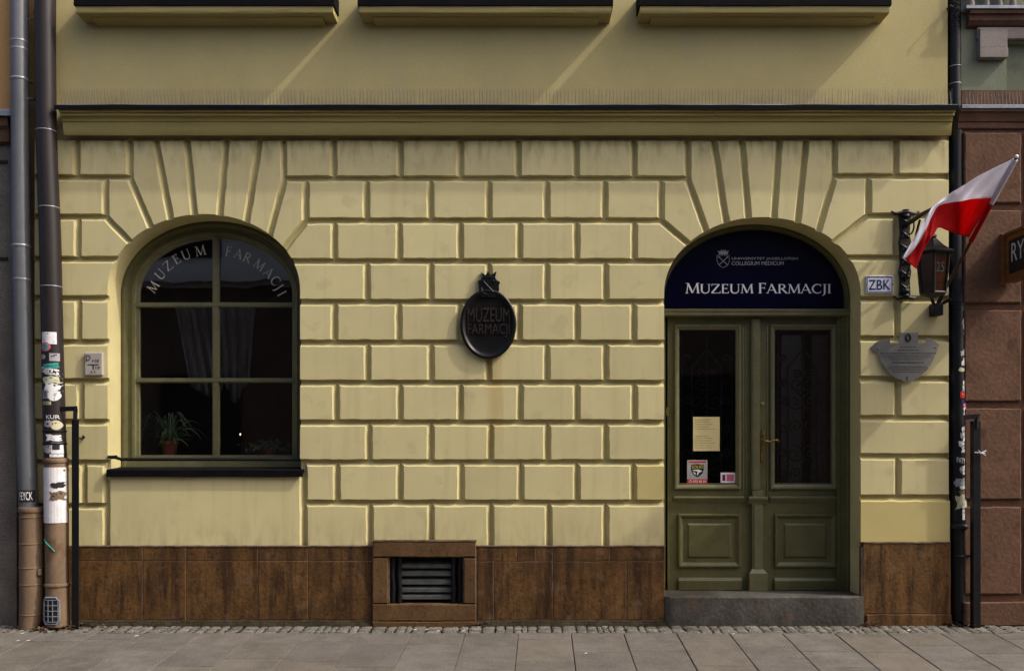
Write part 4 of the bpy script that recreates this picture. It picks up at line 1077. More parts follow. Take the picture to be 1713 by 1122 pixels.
q.tube([(bxc+.008,-.12+.07*math.cos(t*.5),Z(385)+.06*math.sin(t*.5)) for t in range(12)],.007,n=6)
q.tube([(LXc,LYc,zt_),(LXc,LYc,zt_-.08),(LXc,LYc,Z(384,LYc))],.009,n=8)
q.build('bracket_arm',IRON,ln,smooth=True)
def hexring(r,z,rot=12): return [(LXc+r*math.cos(R(60*k+rot)),LYc+r*math.sin(R(60*k+rot)),z) for k in range(6)]
def hexloft(mb,prof,cap=True):
    vs=[v for r,z in prof for v in hexring(r,z)]
    fs=[(6*i+k,6*i+(k+1)%6,6*i+6+(k+1)%6,6*i+6+k) for i in range(len(prof)-1) for k in range(6)]
    if cap: fs+=[tuple(range(5,-1,-1)),tuple(range(len(vs)-6,len(vs)))]
    mb.add(vs,fs)
zr=Z(424,LYc); zp=Z(398,LYc); zc=Z(384,LYc); zbm=Z(491,LYc)
q=MB(); hexloft(q,[(.125,zr-.012),(.165,zr-.006),(.168,zr+.006),(.130,zr+.022),(.085,zr+.055),(.052,zr+.09),(.028,zr+.115),(.022,zr+.125),(.032,zr+.13),(.026,zr+.145),(.012,zr+.155),(.010,zr+.19)]); q.build('roof',IRON,ln,smooth=True,angle=30)
q=MB()
T=hexring(.128,zr-.010); Bm=hexring(.098,zbm)
for k in range(6):
    q.tube([T[k],Bm[k]],.0085,n=6); q.tube([Bm[k],Bm[(k+1)%6]],.009,n=6); q.tube([T[k],T[(k+1)%6]],.008,n=6)
hexloft(q,[(.02,zbm-.035),(.06,zbm-.018),(.104,zbm-.008),(.104,zbm+.004)])
q.build('lantern_frame',IRON,ln,smooth=True,angle=35)
q=MB()
T=hexring(.124,zr-.012); Bm=hexring(.094,zbm+.004)
for k in range(6): q.add([T[k],T[(k+1)%6],Bm[(k+1)%6],Bm[k]],[(0,1,2,3)])
q.build('amber_panes',LGLASS,ln)
# house number 25 on the front right pane
k=None
best=max(range(6),key=lambda k:(T[k][0]+T[(k+1)%6][0])*.5-LXc - ((T[k][1]+T[(k+1)%6][1])*.5-LYc)*1.2)
pa,pb=Vector(T[best]),Vector(T[(best+1)%6]); 
if pa.x>pb.x: pa,pb=pb,pa
ba,bb=Vector(Bm[best]),Vector(Bm[(best+1)%6])
if ba.x>bb.x: ba,bb=bb,ba
nrm=(pb-pa).cross(ba-pa).normalized(); 
if nrm.y>0: nrm=-nrm
def pane(u,v,e=0):
    t=pa.lerp(pb,u); b_2=ba.lerp(bb,u); return tuple(b_2.lerp(t,v)+nrm*(.003+e*.6))
q=MB(); q.text('25',0,1,0,1,0,fn=lambda u,v,e: pane(.12+.62*u,.50+.26*v,e*1)); q.build('house_number',mat('pale_number_paint',(.05,.053,.046),(.03,.032,.028),scale=30,rough=.6,bump=0),ln)

# ---------------------------------------------------------------- flag holder, flag
for m_,cc in ((FLAGW,(.88,.86,.94)),(FLAGR,(.75,.02,.02))):
    nt=m_.node_tree; out=nt.nodes['Material Output']; b_=nt.nodes['Principled BSDF']
    tr=nt.nodes.new('ShaderNodeBsdfTranslucent'); tr.inputs[0].default_value=(*cc,1); mx=nt.nodes.new('ShaderNodeMixShader'); mx.inputs[0].default_value=.5
    nt.links.new(b_.outputs[0],mx.inputs[1]); nt.links.new(tr.outputs[0],mx.inputs[2]); nt.links.new(mx.outputs[0],out.inputs[0])
fh=thing('flag_holder',P(1568,517,0),'black three-socket flag holder on the wall below the lantern','flag holder')
hb=Vector(P(1567,517,-.06))
q=MB(); q.box(hb.x-.040,hb.x+.040,-.10,0,hb.z-.055,hb.z+.045); q.build('holder_box',BLACK,fh,bevel=.006)
q=MB()
q.tube([(hb.x-.02,-.06,hb.z+.03),(hb.x-.075,-.13,hb.z+.085)],.014,n=10)
q.tube([(hb.x+.02,-.06,hb.z+.03),(hb.x+.085,-.13,hb.z+.075)],.014,n=10)
A_=Vector((3.412,-.10,2.70)); B_=Vector((3.590,-1.0,3.610))
q.tube([(hb.x+.004,-.05,hb.z+.02),tuple(A_+(B_-A_)*.06)],.017,n=10)
q.build('sockets',BLACK,fh,smooth=True)
fl=thing('polish_flag',tuple(A_),'white and red flag on a dark wooden pole drooping over the lantern','flag')
q=MB(); q.tube([tuple(A_),tuple(B_)],[.014,.012],n=10); q.build('flag_pole',WOODP,fl,smooth=True)
q=MB(); q.lathe(tuple(B_),[(.010,-.010),(.015,0),(.011,.012),(.003,.018)],n=12); q.build('pole_finial',WHITE,fl,smooth=True)
topc=[(1699,264,-.985),(1668,279,-.96),(1640,293,-.93),(1612,310,-.89),(1588,325,-.86),(1565,341,-.86),(1552,358,-.87),(1541,377,-.88),(1527,402,-.86),(1510,431,-.84)]
midc=[(1661,331,-.765),(1643,332,-.76),(1625,333,-.72),(1607,337,-.69),(1590,339,-.74),(1570,345,-.80),(1559,362,-.83),(1550,382,-.83),(1536,408,-.81),(1514,434,-.80)]
botc=[(1621,397,-.545),(1612,395,-.55),(1603,392,-.53),(1593,389,-.56),(1583,385,-.64),(1570,381,-.74),(1563,391,-.78),(1554,404,-.79),(1543,423,-.77),(1533,450,-.76)]
def cat(p,t):
    n=len(p)-1; f=t*n; i=min(int(f),n-1); u=f-i
    g_=lambda k:p[max(0,min(n,k))]
    a,b,c,d_=g_(i-1),g_(i),g_(i+1),g_(i+2)
    return tuple(.5*((2*b[j])+(-a[j]+c[j])*u+(2*a[j]-5*b[j]+4*c[j]-d_[j])*u*u+(-a[j]+3*b[j]-3*c[j]+d_[j])*u**3) for j in range(3))
def flag_pt(u,v):
    a,b,c=cat(topc,u),cat(midc,u),cat(botc,u)
    p,q_,t=(a,b,v*2) if v<.5 else (b,c,v*2-1)
    x=p[0]+(q_[0]-p[0])*t; z=p[1]+(q_[1]-p[1])*t; y=p[2]+(q_[2]-p[2])*t
    rip=.016*math.sin(u*17+v*5)*min(1,u*3)+.020*math.sin(v*8+u*5)*min(1,u*2.5)+.008*math.sin(u*37-v*11)
    return P(x,z,y+rip)
nu,nv=72,32
for nm,v0,v1,mm in (('white_half',0,.5,FLAGW),('red_half',.5,1,FLAGR)):
    q=MB(); vs=[flag_pt(i/nu,v0+(v1-v0)*j/(nv//2)) for i in range(nu+1) for j in range(nv//2+1)]; m=nv//2+1
    q.add(vs,[(i*m+j,(i+1)*m+j,(i+1)*m+j+1,i*m+j+1) for i in range(nu) for j in range(m-1)])
    ta,tb=((.985,.70) if nm=='white_half' else (.70,.44)); q.tube([tuple(A_.lerp(B_,ta)),tuple(A_.lerp(B_,(ta+tb)/2)),tuple(A_.lerp(B_,tb))],.0185,n=10); o=q.build(nm,mm,fl,smooth=True,angle=80); s=o.modifiers.new('thick','SOLIDIFY'); s.thickness=.0015

# ---------------------------------------------------------------- bird spikes
def spike_strip(x0,L,y,z,h,lab,grp,dens=.03):
    t=thing('bird_spike_strip',(x0,y,z),lab,'bird spikes',grp)
    q=MB(); q.box(x0,x0+L-.004,y-.012,y+.012,z,z+.005); q.build('strip_base',STEEL,t)
    q=MB(); n=int(L/dens)
    for i in range(n):
        x=x0+dens*(i+.5)
        for s in (-1,0,1):
            tp=(x+random.uniform(-.006,.006)+s*.002,y+s*.03,z+h*(1-.04*abs(s))*random.uniform(.96,1.02)); r=.0011
            bs=(x,y+s*.008,z+.004)
            q.add([(bs[0]-r,bs[1],bs[2]),(bs[0]+r,bs[1],bs[2]),(bs[0],bs[1]+r*1.6,bs[2]),(tp[0]-r*.6,tp[1],tp[2]),(tp[0]+r*.6,tp[1],tp[2]),(tp[0],tp[1]+r,tp[2])],[(0,1,4,3),(1,2,5,4),(2,0,3,5)])
    q.build('spikes',STEEL,t)
    return t
N_=15; Ls=(cx1-cx0)/N_
sp0=spike_strip(cx0,Ls,-.135,4.288,.137,'strip of thin steel bird spikes on the black cornice flashing','bird spike strips on the cornice')
for k in range(1,N_):
    c2=sp0.copy(); COL.objects.link(c2); c2.location.x+=Ls*k
    for ch in sp0.children:
        d2=ch.copy(); COL.objects.link(d2); d2.parent=c2

# ---------------------------------------------------------------- pipes
def interp(tab,py):
    for (a,*va),(b,*vb) in zip(tab,tab[1:]):
        if py<=b: 
            t=(py-a)/(b-a); return [p+(q-p)*t for p,q in zip(va,vb)]
    return list(tab[-1][1:])
def pipe_pt(tab,py,y,dx=0.0,lift=0.0):
    c,r=interp(tab,py); rad=r/PPM*(CAM_D+y)/CAM_D
    x=X(c,y); z=Z(py,y)
    return (x+(rad+lift)*dx, y-(rad+lift)*math.sqrt(max(0,1-dx*dx)), z)
def pipe_tube(mb,tab,y,p0,p1,step=20,grow=0,n=28,mi=0):
    pts=[];rs=[];k=int(abs(p1-p0)/step)+1
    for i in range(k+1):
        py=p0+(p1-p0)*i/k; c,r=interp(tab,py); pts.append((X(c,y),y,Z(py,y))); rs.append(r/PPM*(CAM_D+y)/CAM_D+grow)
    mb.tube(pts,rs,n=n,mi=mi)
def pring(mb,tab,y,py,h=.01,grow=.006,mi=0):
    c,r=interp(tab,py); rad=r/PPM*(CAM_D+y)/CAM_D
    mb.lathe((X(c,y),y,Z(py,y)),[(rad*.9,-h-.004),(rad+grow*.6,-h),(rad+grow,-h*.4),(rad+grow,h*.4),(rad+grow*.6,h),(rad*.9,h+.004)],n=28,mi=mi)
def sticker(parent,tab,y,d0,d1,py0,py1,material,label=None,skew=0,shape='rect',text=None,tmat=None,scrib=0,lift=.0012,name='sticker'):
    q=MB(); nx,nz=8,4
    def pt(u,v,l=0):
        if shape=='oval':
            a=2*u-1;b=2*v-1; uu=a*math.sqrt(1-b*b/2)*.5+.5; vv=b*math.sqrt(1-a*a/2)*.5+.5
        elif shape=='torn':
            e1=.10*math.sin(u*6+d0*9)+.05*math.sin(u*17+py0); e2=.09*math.sin(u*8+py1)-.05*math.sin(u*21+d0)
            vv=v+e1*(1-v)+e2*v
            f1=.08*math.sin(v*7+py0); f2=.08*math.sin(v*9+py1*2); uu=u+f1*(1-u)+f2*u
        else: uu,vv=u,v
        return pipe_pt(tab,py0+(py1-py0)*vv+skew*(uu-.5),y,max(-.995,min(.995,d0+(d1-d0)*uu)),lift+l)
    q.add([pt(i/nx,j/nz) for i in range(nx+1) for j in range(nz+1)],[(i*(nz+1)+j,i*(nz+1)+j+1,(i+1)*(nz+1)+j+1,(i+1)*(nz+1)+j) for i in range(nx) for j in range(nz)])
    mats=[material,tmat or PAPERB]
    if text:
        q.text(text,0,0,0,0,0,mi=1,fn=lambda u,v,e: pt(.1+.8*u,.86-.72*v,.0006+e*.3))
    rnd=random.Random(int(py0*7+d0*100))
    for k in range(scrib):
        u,v=rnd.uniform(.1,.7),rnd.uniform(.1,.7); w_,h_=rnd.uniform(.08,.28),rnd.uniform(.08,.25)
        sk=rnd.uniform(-.1,.1)
        q.add([pt(u,v,.0007),pt(min(.97,u+w_),min(.97,v+sk*.5 if v+sk*.5>0 else v),.0007),pt(min(.97,u+w_),min(.97,v+h_),.0007),pt(u+.02,min(.97,v+h_),.0007)],[(0,3,2,1)],1)
    o=q.build(name,mats,parent)
    if label: o['label']=label
    return o

# grey downpipe, far left
GT=[(-40,32.3,14.3),(0,32.5,14.3),(250,33.5,14),(400,34.8,14),(600,39.4,14.3),(690,42,14.6),(840,47.5,15.2),(1060,53,15.6)]
GYp=-.075
gp=thing('downpipe',(X(53,GYp),GYp,gz(GYp)),'grey-blue metal downpipe with a tan foot at the left edge','downpipe')
q=MB(); pipe_tube(q,GT,GYp,-60,852); q.build('pipe',GPIPE,gp,smooth=True)
q=MB()
for py,gg in ((71,.003),(84,.002),(134,.006),(412,.006),(468,.003)): pring(q,GT,GYp,py,.007 if gg<.005 else .010,gg)
q.tube([pipe_pt(GT,136,GYp,.9),(X(50,0),.05,Z(136,0))],.008,n=6); q.tube([pipe_pt(GT,36,GYp,.9),(X(56,0),.1,Z(24,0))],.008,n=6); q.tube([pipe_pt(GT,168,GYp,.9),(X(56,0),.1,Z(160,0))],.012,n=6)
q.build('pipe_clamps',ZINC,gp,smooth=True)
GC=[(840,53,19.2),(960,53,19),(1030,52.5,18.5),(1056,49,17)]
q=MB(); pipe_tube(q,GC,GYp-.005,849,1054,step=12); pring(q,GC,GYp-.005,852,.02,.010)
pring(q,GC,GYp-.005,864,.006,.004)
for py in (908,948,976,1026): pring(q,GC,GYp-.005,py,.006,.004)
q.build('pipe_foot',CLAY,gp,smooth=True)
q=MB(); q.lathe((X(69,-.1),-.13,Z(956,-.1)),[(.010,-.03),(.02,-.02),(.02,.02),(.010,.03)],n=8); q.build('pipe_bolt',CLAY,gp,smooth=True)
sticker(gp,GT,GYp,-.55,.95,819,838,PAPERB,text='FEYCK',tmat=WHITE,label='black sticker with white scrawled letters on the grey pipe',lift=.003)

# dark brown downpipe with stickers
DT=[(-40,75,15.5),(0,75.3,15.8),(230,77.5,16.2),(400,84,16.9),(600,88.3,17.2),(750,92,17.8),(780,94,18)]
DYp=-.085
dpp=thing('downpipe',(X(95,DYp),DYp,gz(DYp)),'dark brown downpipe plastered with stickers beside the left end of the yellow building','downpipe')
q=MB(); pipe_tube(q,DT,DYp,-60,770); q.build('pipe',DPIPE,dpp,smooth=True)
q=MB()
for py in (220,348,480): pring(q,DT,DYp,py,.004,.0035)
q.build('pipe_joints',ZINC,dpp,smooth=True)
q=MB()
for py in (721,742): pring(q,DT,DYp,py,.008,.006)
q.tube([(X(60,0),.1,Z(24)),pipe_pt(DT,24,DYp,-.9)],.012,n=6); q.tube([(X(60,0),.1,Z(168)),pipe_pt(DT,168,DYp,-.9)],.014,n=6)
q.build('pipe_clamps',BLACK,dpp,smooth=True)
DC=[(760,94,18.6),(870,95,18.5),(960,95.5,18.4),(975,96,18.6),(1048,96.5,19.6)]
q=MB(); pipe_tube(q,DC,DYp,767,1046,step=14); pring(q,DC,DYp,770,.018,.010); pring(q,DC,DYp,786,.01,.004); pring(q,DC,DYp,977,.014,.010)
q.build('pipe_foot',CLAY,dpp,smooth=True)
sticker(dpp,DC,DYp,-.80,.985,781,873,WHITE,shape='rect',name='paper_wrap',label='wide white paper wrapped round the tan pipe foot',lift=.006)
sticker(dpp,DC,DYp,.02,.9,806,815,PAPERB,shape='torn',lift=.008); sticker(dpp,DC,DYp,-.05,.92,821,835,CLAY,shape='torn',scrib=3,lift=.008,tmat=PAPERB)
q=MB()
pth=[(-.75,900),(-.5,906),(-.3,909),(0,914),(.25,920)]
q.tube([pipe_pt(DC,b,DYp,a,.004) for a,b in pth],.005,n=5); q.build('green_tape',TEAL,dpp)
# rodding-eye grille
q=MB(); 
for i in range(4):
    a=-.62+i*.36; q.tube([pipe_pt(DC,1000,DYp,a,.012),pipe_pt(DC,1036,DYp,a,.012)],.0035,n=5)
for i in range(5):
    py=1000+i*9; q.tube([pipe_pt(DC,py,DYp,a,.012) for a in (-.66,-.4,-.1,.2,.5)],.0035,n=5)
rim=[(-.5,996),(.34,996),(.56,1002),(.56,1034),(.34,1040),(-.5,1040),(-.72,1034),(-.72,1002),(-.5,996)]
q.tube([pipe_pt(DC,b,DYp,a,.010) for a,b in rim],.007,n=6); q.build('inspection_grille',ZINC,dpp,smooth=True)
q=MB(); nx=6; q.add([pipe_pt(DC,997+42*j,DYp,-.7+1.24*i/nx,.004) for i in range(nx+1) for j in (0,1)],[(2*i,2*i+1,2*i+3,2*i+2) for i in range(nx)]); q.build('grille_opening',PAPERB,dpp)
S=lambda *a,**k: sticker(dpp,DT,DYp,*a,**k)
S(-.58,.75,557,577,WHITE,label='white sticker with a black triangle emblem'); 
q=MB(); tri=[(.05,558.5),(-.4,571),(.52,571)]
q.add([pipe_pt(DT,b,DYp,a,.003) for a,b in tri],[(0,1,2)]); q.add([pipe_pt(DT,b,DYp,a,.003) for a,b in ((-.3,572.5),(.6,572.5),(.5,575),(-.2,575))],[(0,1,2,3)]); q.build('triangle_emblem',PAPERB,dpp)
q=MB(); q.add([pipe_pt(DT,562.2+1.6*math.sin(t),DYp,.06+.09*math.cos(t),.0042) for t in [i*math.pi/5 for i in range(10)]],[tuple(range(10))]); q.add([pipe_pt(DT,b,DYp,a,.0042) for a,b in ((-.2,565.8),(.3,565.8),(.34,567),(-.24,567))],[(0,1,2,3)]); q.build('emblem_eye',WHITE,dpp)
S(-.68,.3,574,589,PINKV,shape='oval',scrib=0,lift=.0045); S(-.45,.12,577,586.5,TEAL,shape='oval',lift=.006,scrib=2)
S(-.75,-.2,594,602,PAPERG,shape='oval',scrib=2,lift=.002); S(.15,.9,592,605,PAPERG,scrib=3,tmat=PAPERB)
S(-.5,.82,609,613,TEAL,skew=-3); S(-.5,.85,614,617.5,TEAL,skew=-3,scrib=1)
S(-.75,.9,617,627,WHITE,skew=7,shape='torn',text='ELEKA',tmat=PAPERB)
S(-.55,.93,631,641,CREAM,shape='torn',scrib=4,tmat=TEAL); S(-.35,.93,641,656,WHITE,shape='torn',scrib=2)
S(-.9,-.05,653,667,PAPERG,text='ZB'); S(-.1,.93,653,671,WHITE,shape='oval',scrib=3,tmat=PAPERG)
S(-.65,.22,672,677.5,CREAM,text='LEMO',lift=.002)
S(-.4,.97,693,702,PAPERB,text='KUR',tmat=WHITE); S(-.5,.3,704,714,PAPERG,shape='torn',scrib=2); S(.1,.97,703,719,CREAM,shape='oval',scrib=2,tmat=LEAF)
S(-.3,.9,727,737,WHITE,shape='torn',scrib=3); S(-.7,.1,744,757,PAPERG,shape='torn',scrib=3); S(.12,.95,740,758,WHITE,scrib=4); S(.22,.75,744,752,PAPERB,lift=.003,scrib=0); S(-.05,.93,759,764,WHITE,scrib=2)

# steel guard posts
def guard(name,label,pxc,wpx,ytop,yb,y,arm_to,arm_y,arm_h):
    t=thing(name,(X(pxc,y),y,gz(y)),label,'guard post','angle iron guard posts beside the downpipes')
    q=MB(); x0,x1=X(pxc-wpx/2,y),X(pxc+wpx/2,y)
    q.box(x0,x1,y,y+.012,gz(y)-.01,Z(ytop,y)); q.box(x0,x0+.012,y+.0121,y+.06,gz(y)-.01,Z(ytop,y))
    q.build('post',BLACK,t,bevel=.002)
    q=MB(); xa=X(arm_to,y); xb=X(pxc,y); za,zb2=Z(arm_y,y),Z(arm_y-2,y)
    q.add([(xa,y-.004,za),(xb+.02,y-.004,zb2),(xb+.02,y-.004,zb2-arm_h),(xa,y-.004,za-arm_h),(xa,y+.0,za),(xb+.02,y+.0,zb2),(xb+.02,y+.0,zb2-arm_h),(xa,y+.0,za-arm_h)],[(3,2,1,0),(4,5,6,7),(0,1,5,4),(1,2,6,5),(2,3,7,6),(3,0,4,7)])
    q.build('arm',BLACK,t)
    q=MB(); q.tube([(xb,y+.01,zb2-.02),(xb-.004,y+.01,zb2-.12)],.018,n=8); q.build('arm_bracket',BLACK,t,smooth=True)
    return t
gl=guard('pipe_guard_post','black angle iron post beside the stickered brown pipe and the window pier',125.5,11.5,702,1045,-.13,75,681,.040)
q=MB(); q.tube([(X(124,-.1),-.11,Z(732,-.1)),(X(139,0),-.02,Z(733,0)),(X(141,0),-.015,Z(728,0))],.008,n=6); q.lathe(P(140,731,-.012),[(.002,-.012),(.012,-.004),(.012,.004),(.002,.012)],n=8); q.build('wall_hook',IRON,gl,smooth=True)
RPy=.045
grd=guard('pipe_guard_post','black angle iron post with a white string knot in front of the red sandstone wall',1634.5,12.5,704,1036,-.10,1612,694,.040)
q=MB(); kx,ky,kz=X(1640,-.11),-.115,Z(757,-.11)
for a,b in (((-.05,0,.004),(.035,0,-.004)),((-.02,-.004,.02),(.04,0,-.02)),((.0,0,-.01),(.045,0,.018))): q.tube([(kx+a[0],ky+a[1],kz+a[2]),(kx,ky-.01,kz),(kx+b[0],ky+b[1],kz+b[2])],.004,n=5)
q.build('string_knot',WHITE,grd,smooth=True)

# black downpipe on the right
RT=[(-40,1597,10.2),(178,1597.5,10.4),(182,1600,10.6),(250,1599.5,10.8),(450,1599,12.2),(600,1601,13.6),(760,1602,13.8),(880,1603.5,13.4),(884,1603,11.8),(1045,1604,12.6)]
rp_=thing('downpipe',(X(1604,.05),.055,0),'black downpipe with a column of torn stickers at the right end of the yellow building','downpipe')
q=MB(); pipe_tube(q,RT,.055,-60,1045,step=12); q.build('pipe',BPIPE,rp_,smooth=True)
q=MB()
for py in (113,142): pring(q,RT,.055,py,.004,.004)
q.build('pipe_joints',ZINC,rp_,smooth=True)
q=MB(); pring(q,RT,.055,880,.020,.018); pring(q,RT,.055,929,.008,.006); pring(q,RT,.055,510,.008,.005); pring(q,RT,.055,506,.004,.008)
for dx,dz in ((.10,905),(.115,912)): q.lathe((X(1604,.0)+dx,.01,Z(dz)),[(.006,-.02),(.016,-.012),(.016,.012),(.006,.02)],n=8)
q.tube([pipe_pt(RT,929,.02,.9,.0),(X(1642,-.09),-.08,Z(928,-.08))],.012,n=6)
q.build('pipe_clamps',BPIPE,rp_,smooth=True)
q=MB()
for k in range(26): 
    py=2+k*1.9; q.lathe(pipe_pt(RT,py,.02,-.2+.5*math.sin(k*1.3),.006),[(.002,-.008),(random.uniform(.006,.016),0),(.002,.008)],n=6)
q.tube([pipe_pt(RT,17,.02,-1,.0),(X(1583,-.02),-.03,Z(18)),(X(1589,-.06),-.07,Z(16)),(X(1593,-.06),-.075,Z(19))],.006,n=6)
q.build('wire_tie',IRON,rp_,smooth=True)
S=lambda *a,**k: sticker(rp_,RT,.055,*a,**k)
S(.35,.97,536,552,WHITE,shape='torn',scrib=4); S(.25,.6,540,544,PAPERG,shape='torn'); S(.6,.97,563,571,PAPERG,shape='oval',scrib=2); S(.75,.97,572,582,PAPERG,shape='torn')
S(.35,.97,583,597,WHITE,shape='oval'); S(.35,.97,600,613,CREAM,shape='torn'); S(-.2,.97,616,622,CREAM,shape='torn',scrib=1,tmat=LEAF); S(.7,.97,626,631,WHITE,shape='torn')
S(.3,.97,638,652,WHITE,shape='torn',scrib=5); S(-.1,.97,656,666,REDV,scrib=2,tmat=CREAM,lift=.003); S(.0,.97,668,676,ENBLUE,shape='torn'); S(.3,.97,675,682,PINKV,shape='torn'); S(.35,.97,683,695,WHITE,shape='torn',scrib=1)
S(.5,.97,553,562,WHITE,shape='torn',scrib=2); S(.0,.5,588,596,PAPERG,shape='torn'); S(.1,.6,604,612,WHITE,shape='torn',scrib=1); S(.5,.97,632,637,CREAM,shape='torn'); S(.2,.7,645,655,PAPERG,shape='torn'); S(.5,.97,697,706,PAPERG,shape='torn',scrib=2); S(-.3,.3,738,746,WHITE,shape='torn',scrib=1); S(-.2,.5,781,790,PAPERG,shape='torn',scrib=2)
S(.1,.95,713,728,WHITE,shape='torn',scrib=5); S(-.1,.2,724,733,PAPERG,shape='torn'); S(.2,.97,730,744,WHITE,shape='torn',scrib=4); S(.05,.97,746,757,WHITE,shape='torn',scrib=3)
S(-.65,.9,764,776,PAPERB,text='PATYK',tmat=WHITE,skew=4,label='black sticker with white capitals tilted on the right pipe'); S(.15,.97,778,792,WHITE,shape='torn',scrib=3); S(.45,.97,793,799,PINKV,shape='torn')
S(-.7,.97,799,812,PAPERG,shape='torn',scrib=5,tmat=LEAF); S(-.2,.97,812,817,WHITE,shape='torn'); S(-.3,.97,819,826,CLAY,shape='torn'); S(-.6,.97,827,850,CREAM,shape='torn',scrib=3,tmat=PAPERG); S(.05,.97,851,868,WHITE,scrib=4)

# ================================================================== neighbours
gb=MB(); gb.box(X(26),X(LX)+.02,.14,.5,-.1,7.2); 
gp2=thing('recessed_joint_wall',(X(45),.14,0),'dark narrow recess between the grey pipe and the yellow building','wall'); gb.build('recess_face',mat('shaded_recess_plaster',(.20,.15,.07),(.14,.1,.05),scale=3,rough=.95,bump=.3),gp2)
nl=thing('left_building',(X(10),0,0),'neighbouring building at the left edge with rough grey render below and orange plaster above','building')
q=MB(); nx=30; q.box(-9,X(28),.0,3,-.1,Z(243,0)); q.build('grey_render_wall',ROUGHC,nl,bevel=.004)
q=MB(); q.box(-9,X(21),-.005,3,Z(190,0),7.2); q.build('orange_wall',ORANGE,nl,bevel=.003)
q=MB(); q.sweep_x([(0,Z(188)),(-.09,Z(189)),(-.10,Z(192)),(-.10,Z(200)),(-.085,Z(200)),(0,Z(200))],-9,X(20,-.08),segs=10,jit=.002); q.build('ledge_flashing',ZINC,nl)
q=MB(); q.sweep_x([(0,Z(201)),(-.075,Z(201)),(-.07,Z(215)),(-.045,Z(220)),(-.045,Z(240)),(-.01,Z(244)),(0,Z(244))],-9,X(15,-.05),segs=10,jit=.002); q.build('string_course',RCORN,nl,bevel=.002)
for a,b,w_ in ((4,271,9),(6,433,8)): q=MB(); q.box(X(a-w_),X(a+w_),-.012,0,Z(b+2.5),Z(b-2.5)); q.build('wall_tie',IRON,nl,bevel=.002)

nr=thing('right_building',(X(1660),0,0),'neighbouring building at the right edge with red sandstone blocks below and grey-green plaster above','building')
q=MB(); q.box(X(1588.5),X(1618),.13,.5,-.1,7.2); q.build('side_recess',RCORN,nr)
rs=MB(); rx0=1612
joints=[215,345,512,676,840,998]
for a,b in zip(joints,joints[1:]):
    sd=random.random()*40
    stone_slab(rs,rx0,1708,a+6.5,b-4.5,-.012,t=.09,ch=.010,j=1.0); stone_slab(rs,1716,1850,a+6.5,b-4.5,-.012,t=.09,ch=.010,j=1.0); stone_slab(rs,1854,2050,a+6.5,b-4.5,-.012,t=.09,ch=.010,j=1.0)
stone_slab(rs,1610,2050,1006,1045,-.03,t=.1,ch=.006,j=1.2)
rs.build('sandstone_blocks',RSTONE,nr,smooth=True,angle=30)
q=MB(); q.box(X(1610),9,.014,3,-.1,Z(150)); q.build('joint_backing',mat('joint_backing_stone',(.145,.075,.045),(.09,.05,.035),scale=6,rough=.95,bump=.4),nr)  # red stone backing that shows in the gaps between the blocks
q=MB(); q.box(X(1606),X(1686),.02,3,Z(182),7.2); q.box(X(1686),9,.02,3,Z(182),Z(150.2)); q.box(X(1686)+.0005,9,.09,3,Z(150),Z(68)); q.box(X(1686)+.0005,9,.021,3,Z(68),7.2)
q.build('green_upper_wall',GREEN,nr)
q=MB(); q.sweep_x([(.03,Z(174,-.05)),(-.05,Z(175,-.05)),(-.06,Z(176,-.06)),(-.06,Z(181,-.06)),(-.05,Z(181,-.05)),(.03,Z(182,-.05))],X(1610,-.06),9,segs=6,jit=.002); q.build('ledge_flashing',ZINC,nr)
q=MB(); q.sweep_x([(.03,Z(181.6,-.05))]+[(y_,Z(p_,y_)) for y_,p_ in ((-.05,181.6),(-.05,186),(-.035,189),(-.02,197),(-.015,203),(-.005,205),(-.005,214),(.005,217))]+[(.03,Z(217,.005))],X(1606,-.04),9,segs=20,jit=.003); q.build('string_course',RCORN,nr,smooth=True,angle=25)
q=MB(); q.sweep_x([(.02,Z(12,-.07)),(-.07,Z(9,-.07)),(-.08,Z(9,-.08)),(-.08,Z(14,-.08)),(.02,Z(14.2,-.07))],X(1617,-.08),9); q.build('sill_flashing',ZINC,nr)
q=MB(); q.sweep_x([(.02,Z(14.5,-.07)),(-.068,Z(14.5,-.068)),(-.066,Z(22,-.066)),(-.045,Z(25,-.045)),(-.045,Z(34,-.045)),(-.02,Z(43,-.02)),(.02,Z(46,-.02))],X(1623,-.06),9); q.build('upper_window_sill',RCORN,nr,smooth=True,angle=25)
q=MB(); q.box(X(1634,0),9,-.015,.02,Z(66,0),Z(47,0)); q.box(X(1639,-.03),X(1685,-.03),-.035,.02,Z(80,-.03),Z(47.5,-.03)); q.box(X(1638.3,-.03),X(1685.7,-.03),-.041,.02,Z(97,-.03),Z(80.3,-.03))
q.build('corbel',LILAC,nr,bevel=.004)
for a in (1625,1650,1672,1695): q=MB(); q.lathe((X(a,-.03),-.02,Z(8,-.02)),[(.02,-.04),(.03,0),(.02,.05),(.03,.2),(.03,.4)],n=10); q.build('baluster',LILAC,nr,smooth=True)
rx=X(1615,-.03)
for k in range(3):
    c2=sp0.copy(); COL.objects.link(c2); c2.location=(rx+Ls*k,-.035,4.325); c2['label']='strip of thin steel bird spikes on the ledge of the right-hand building'; c2['group']='bird spike strips on the right ledge'
    for ch in sp0.children:
        d2=ch.copy(); COL.objects.link(d2); d2.parent=c2

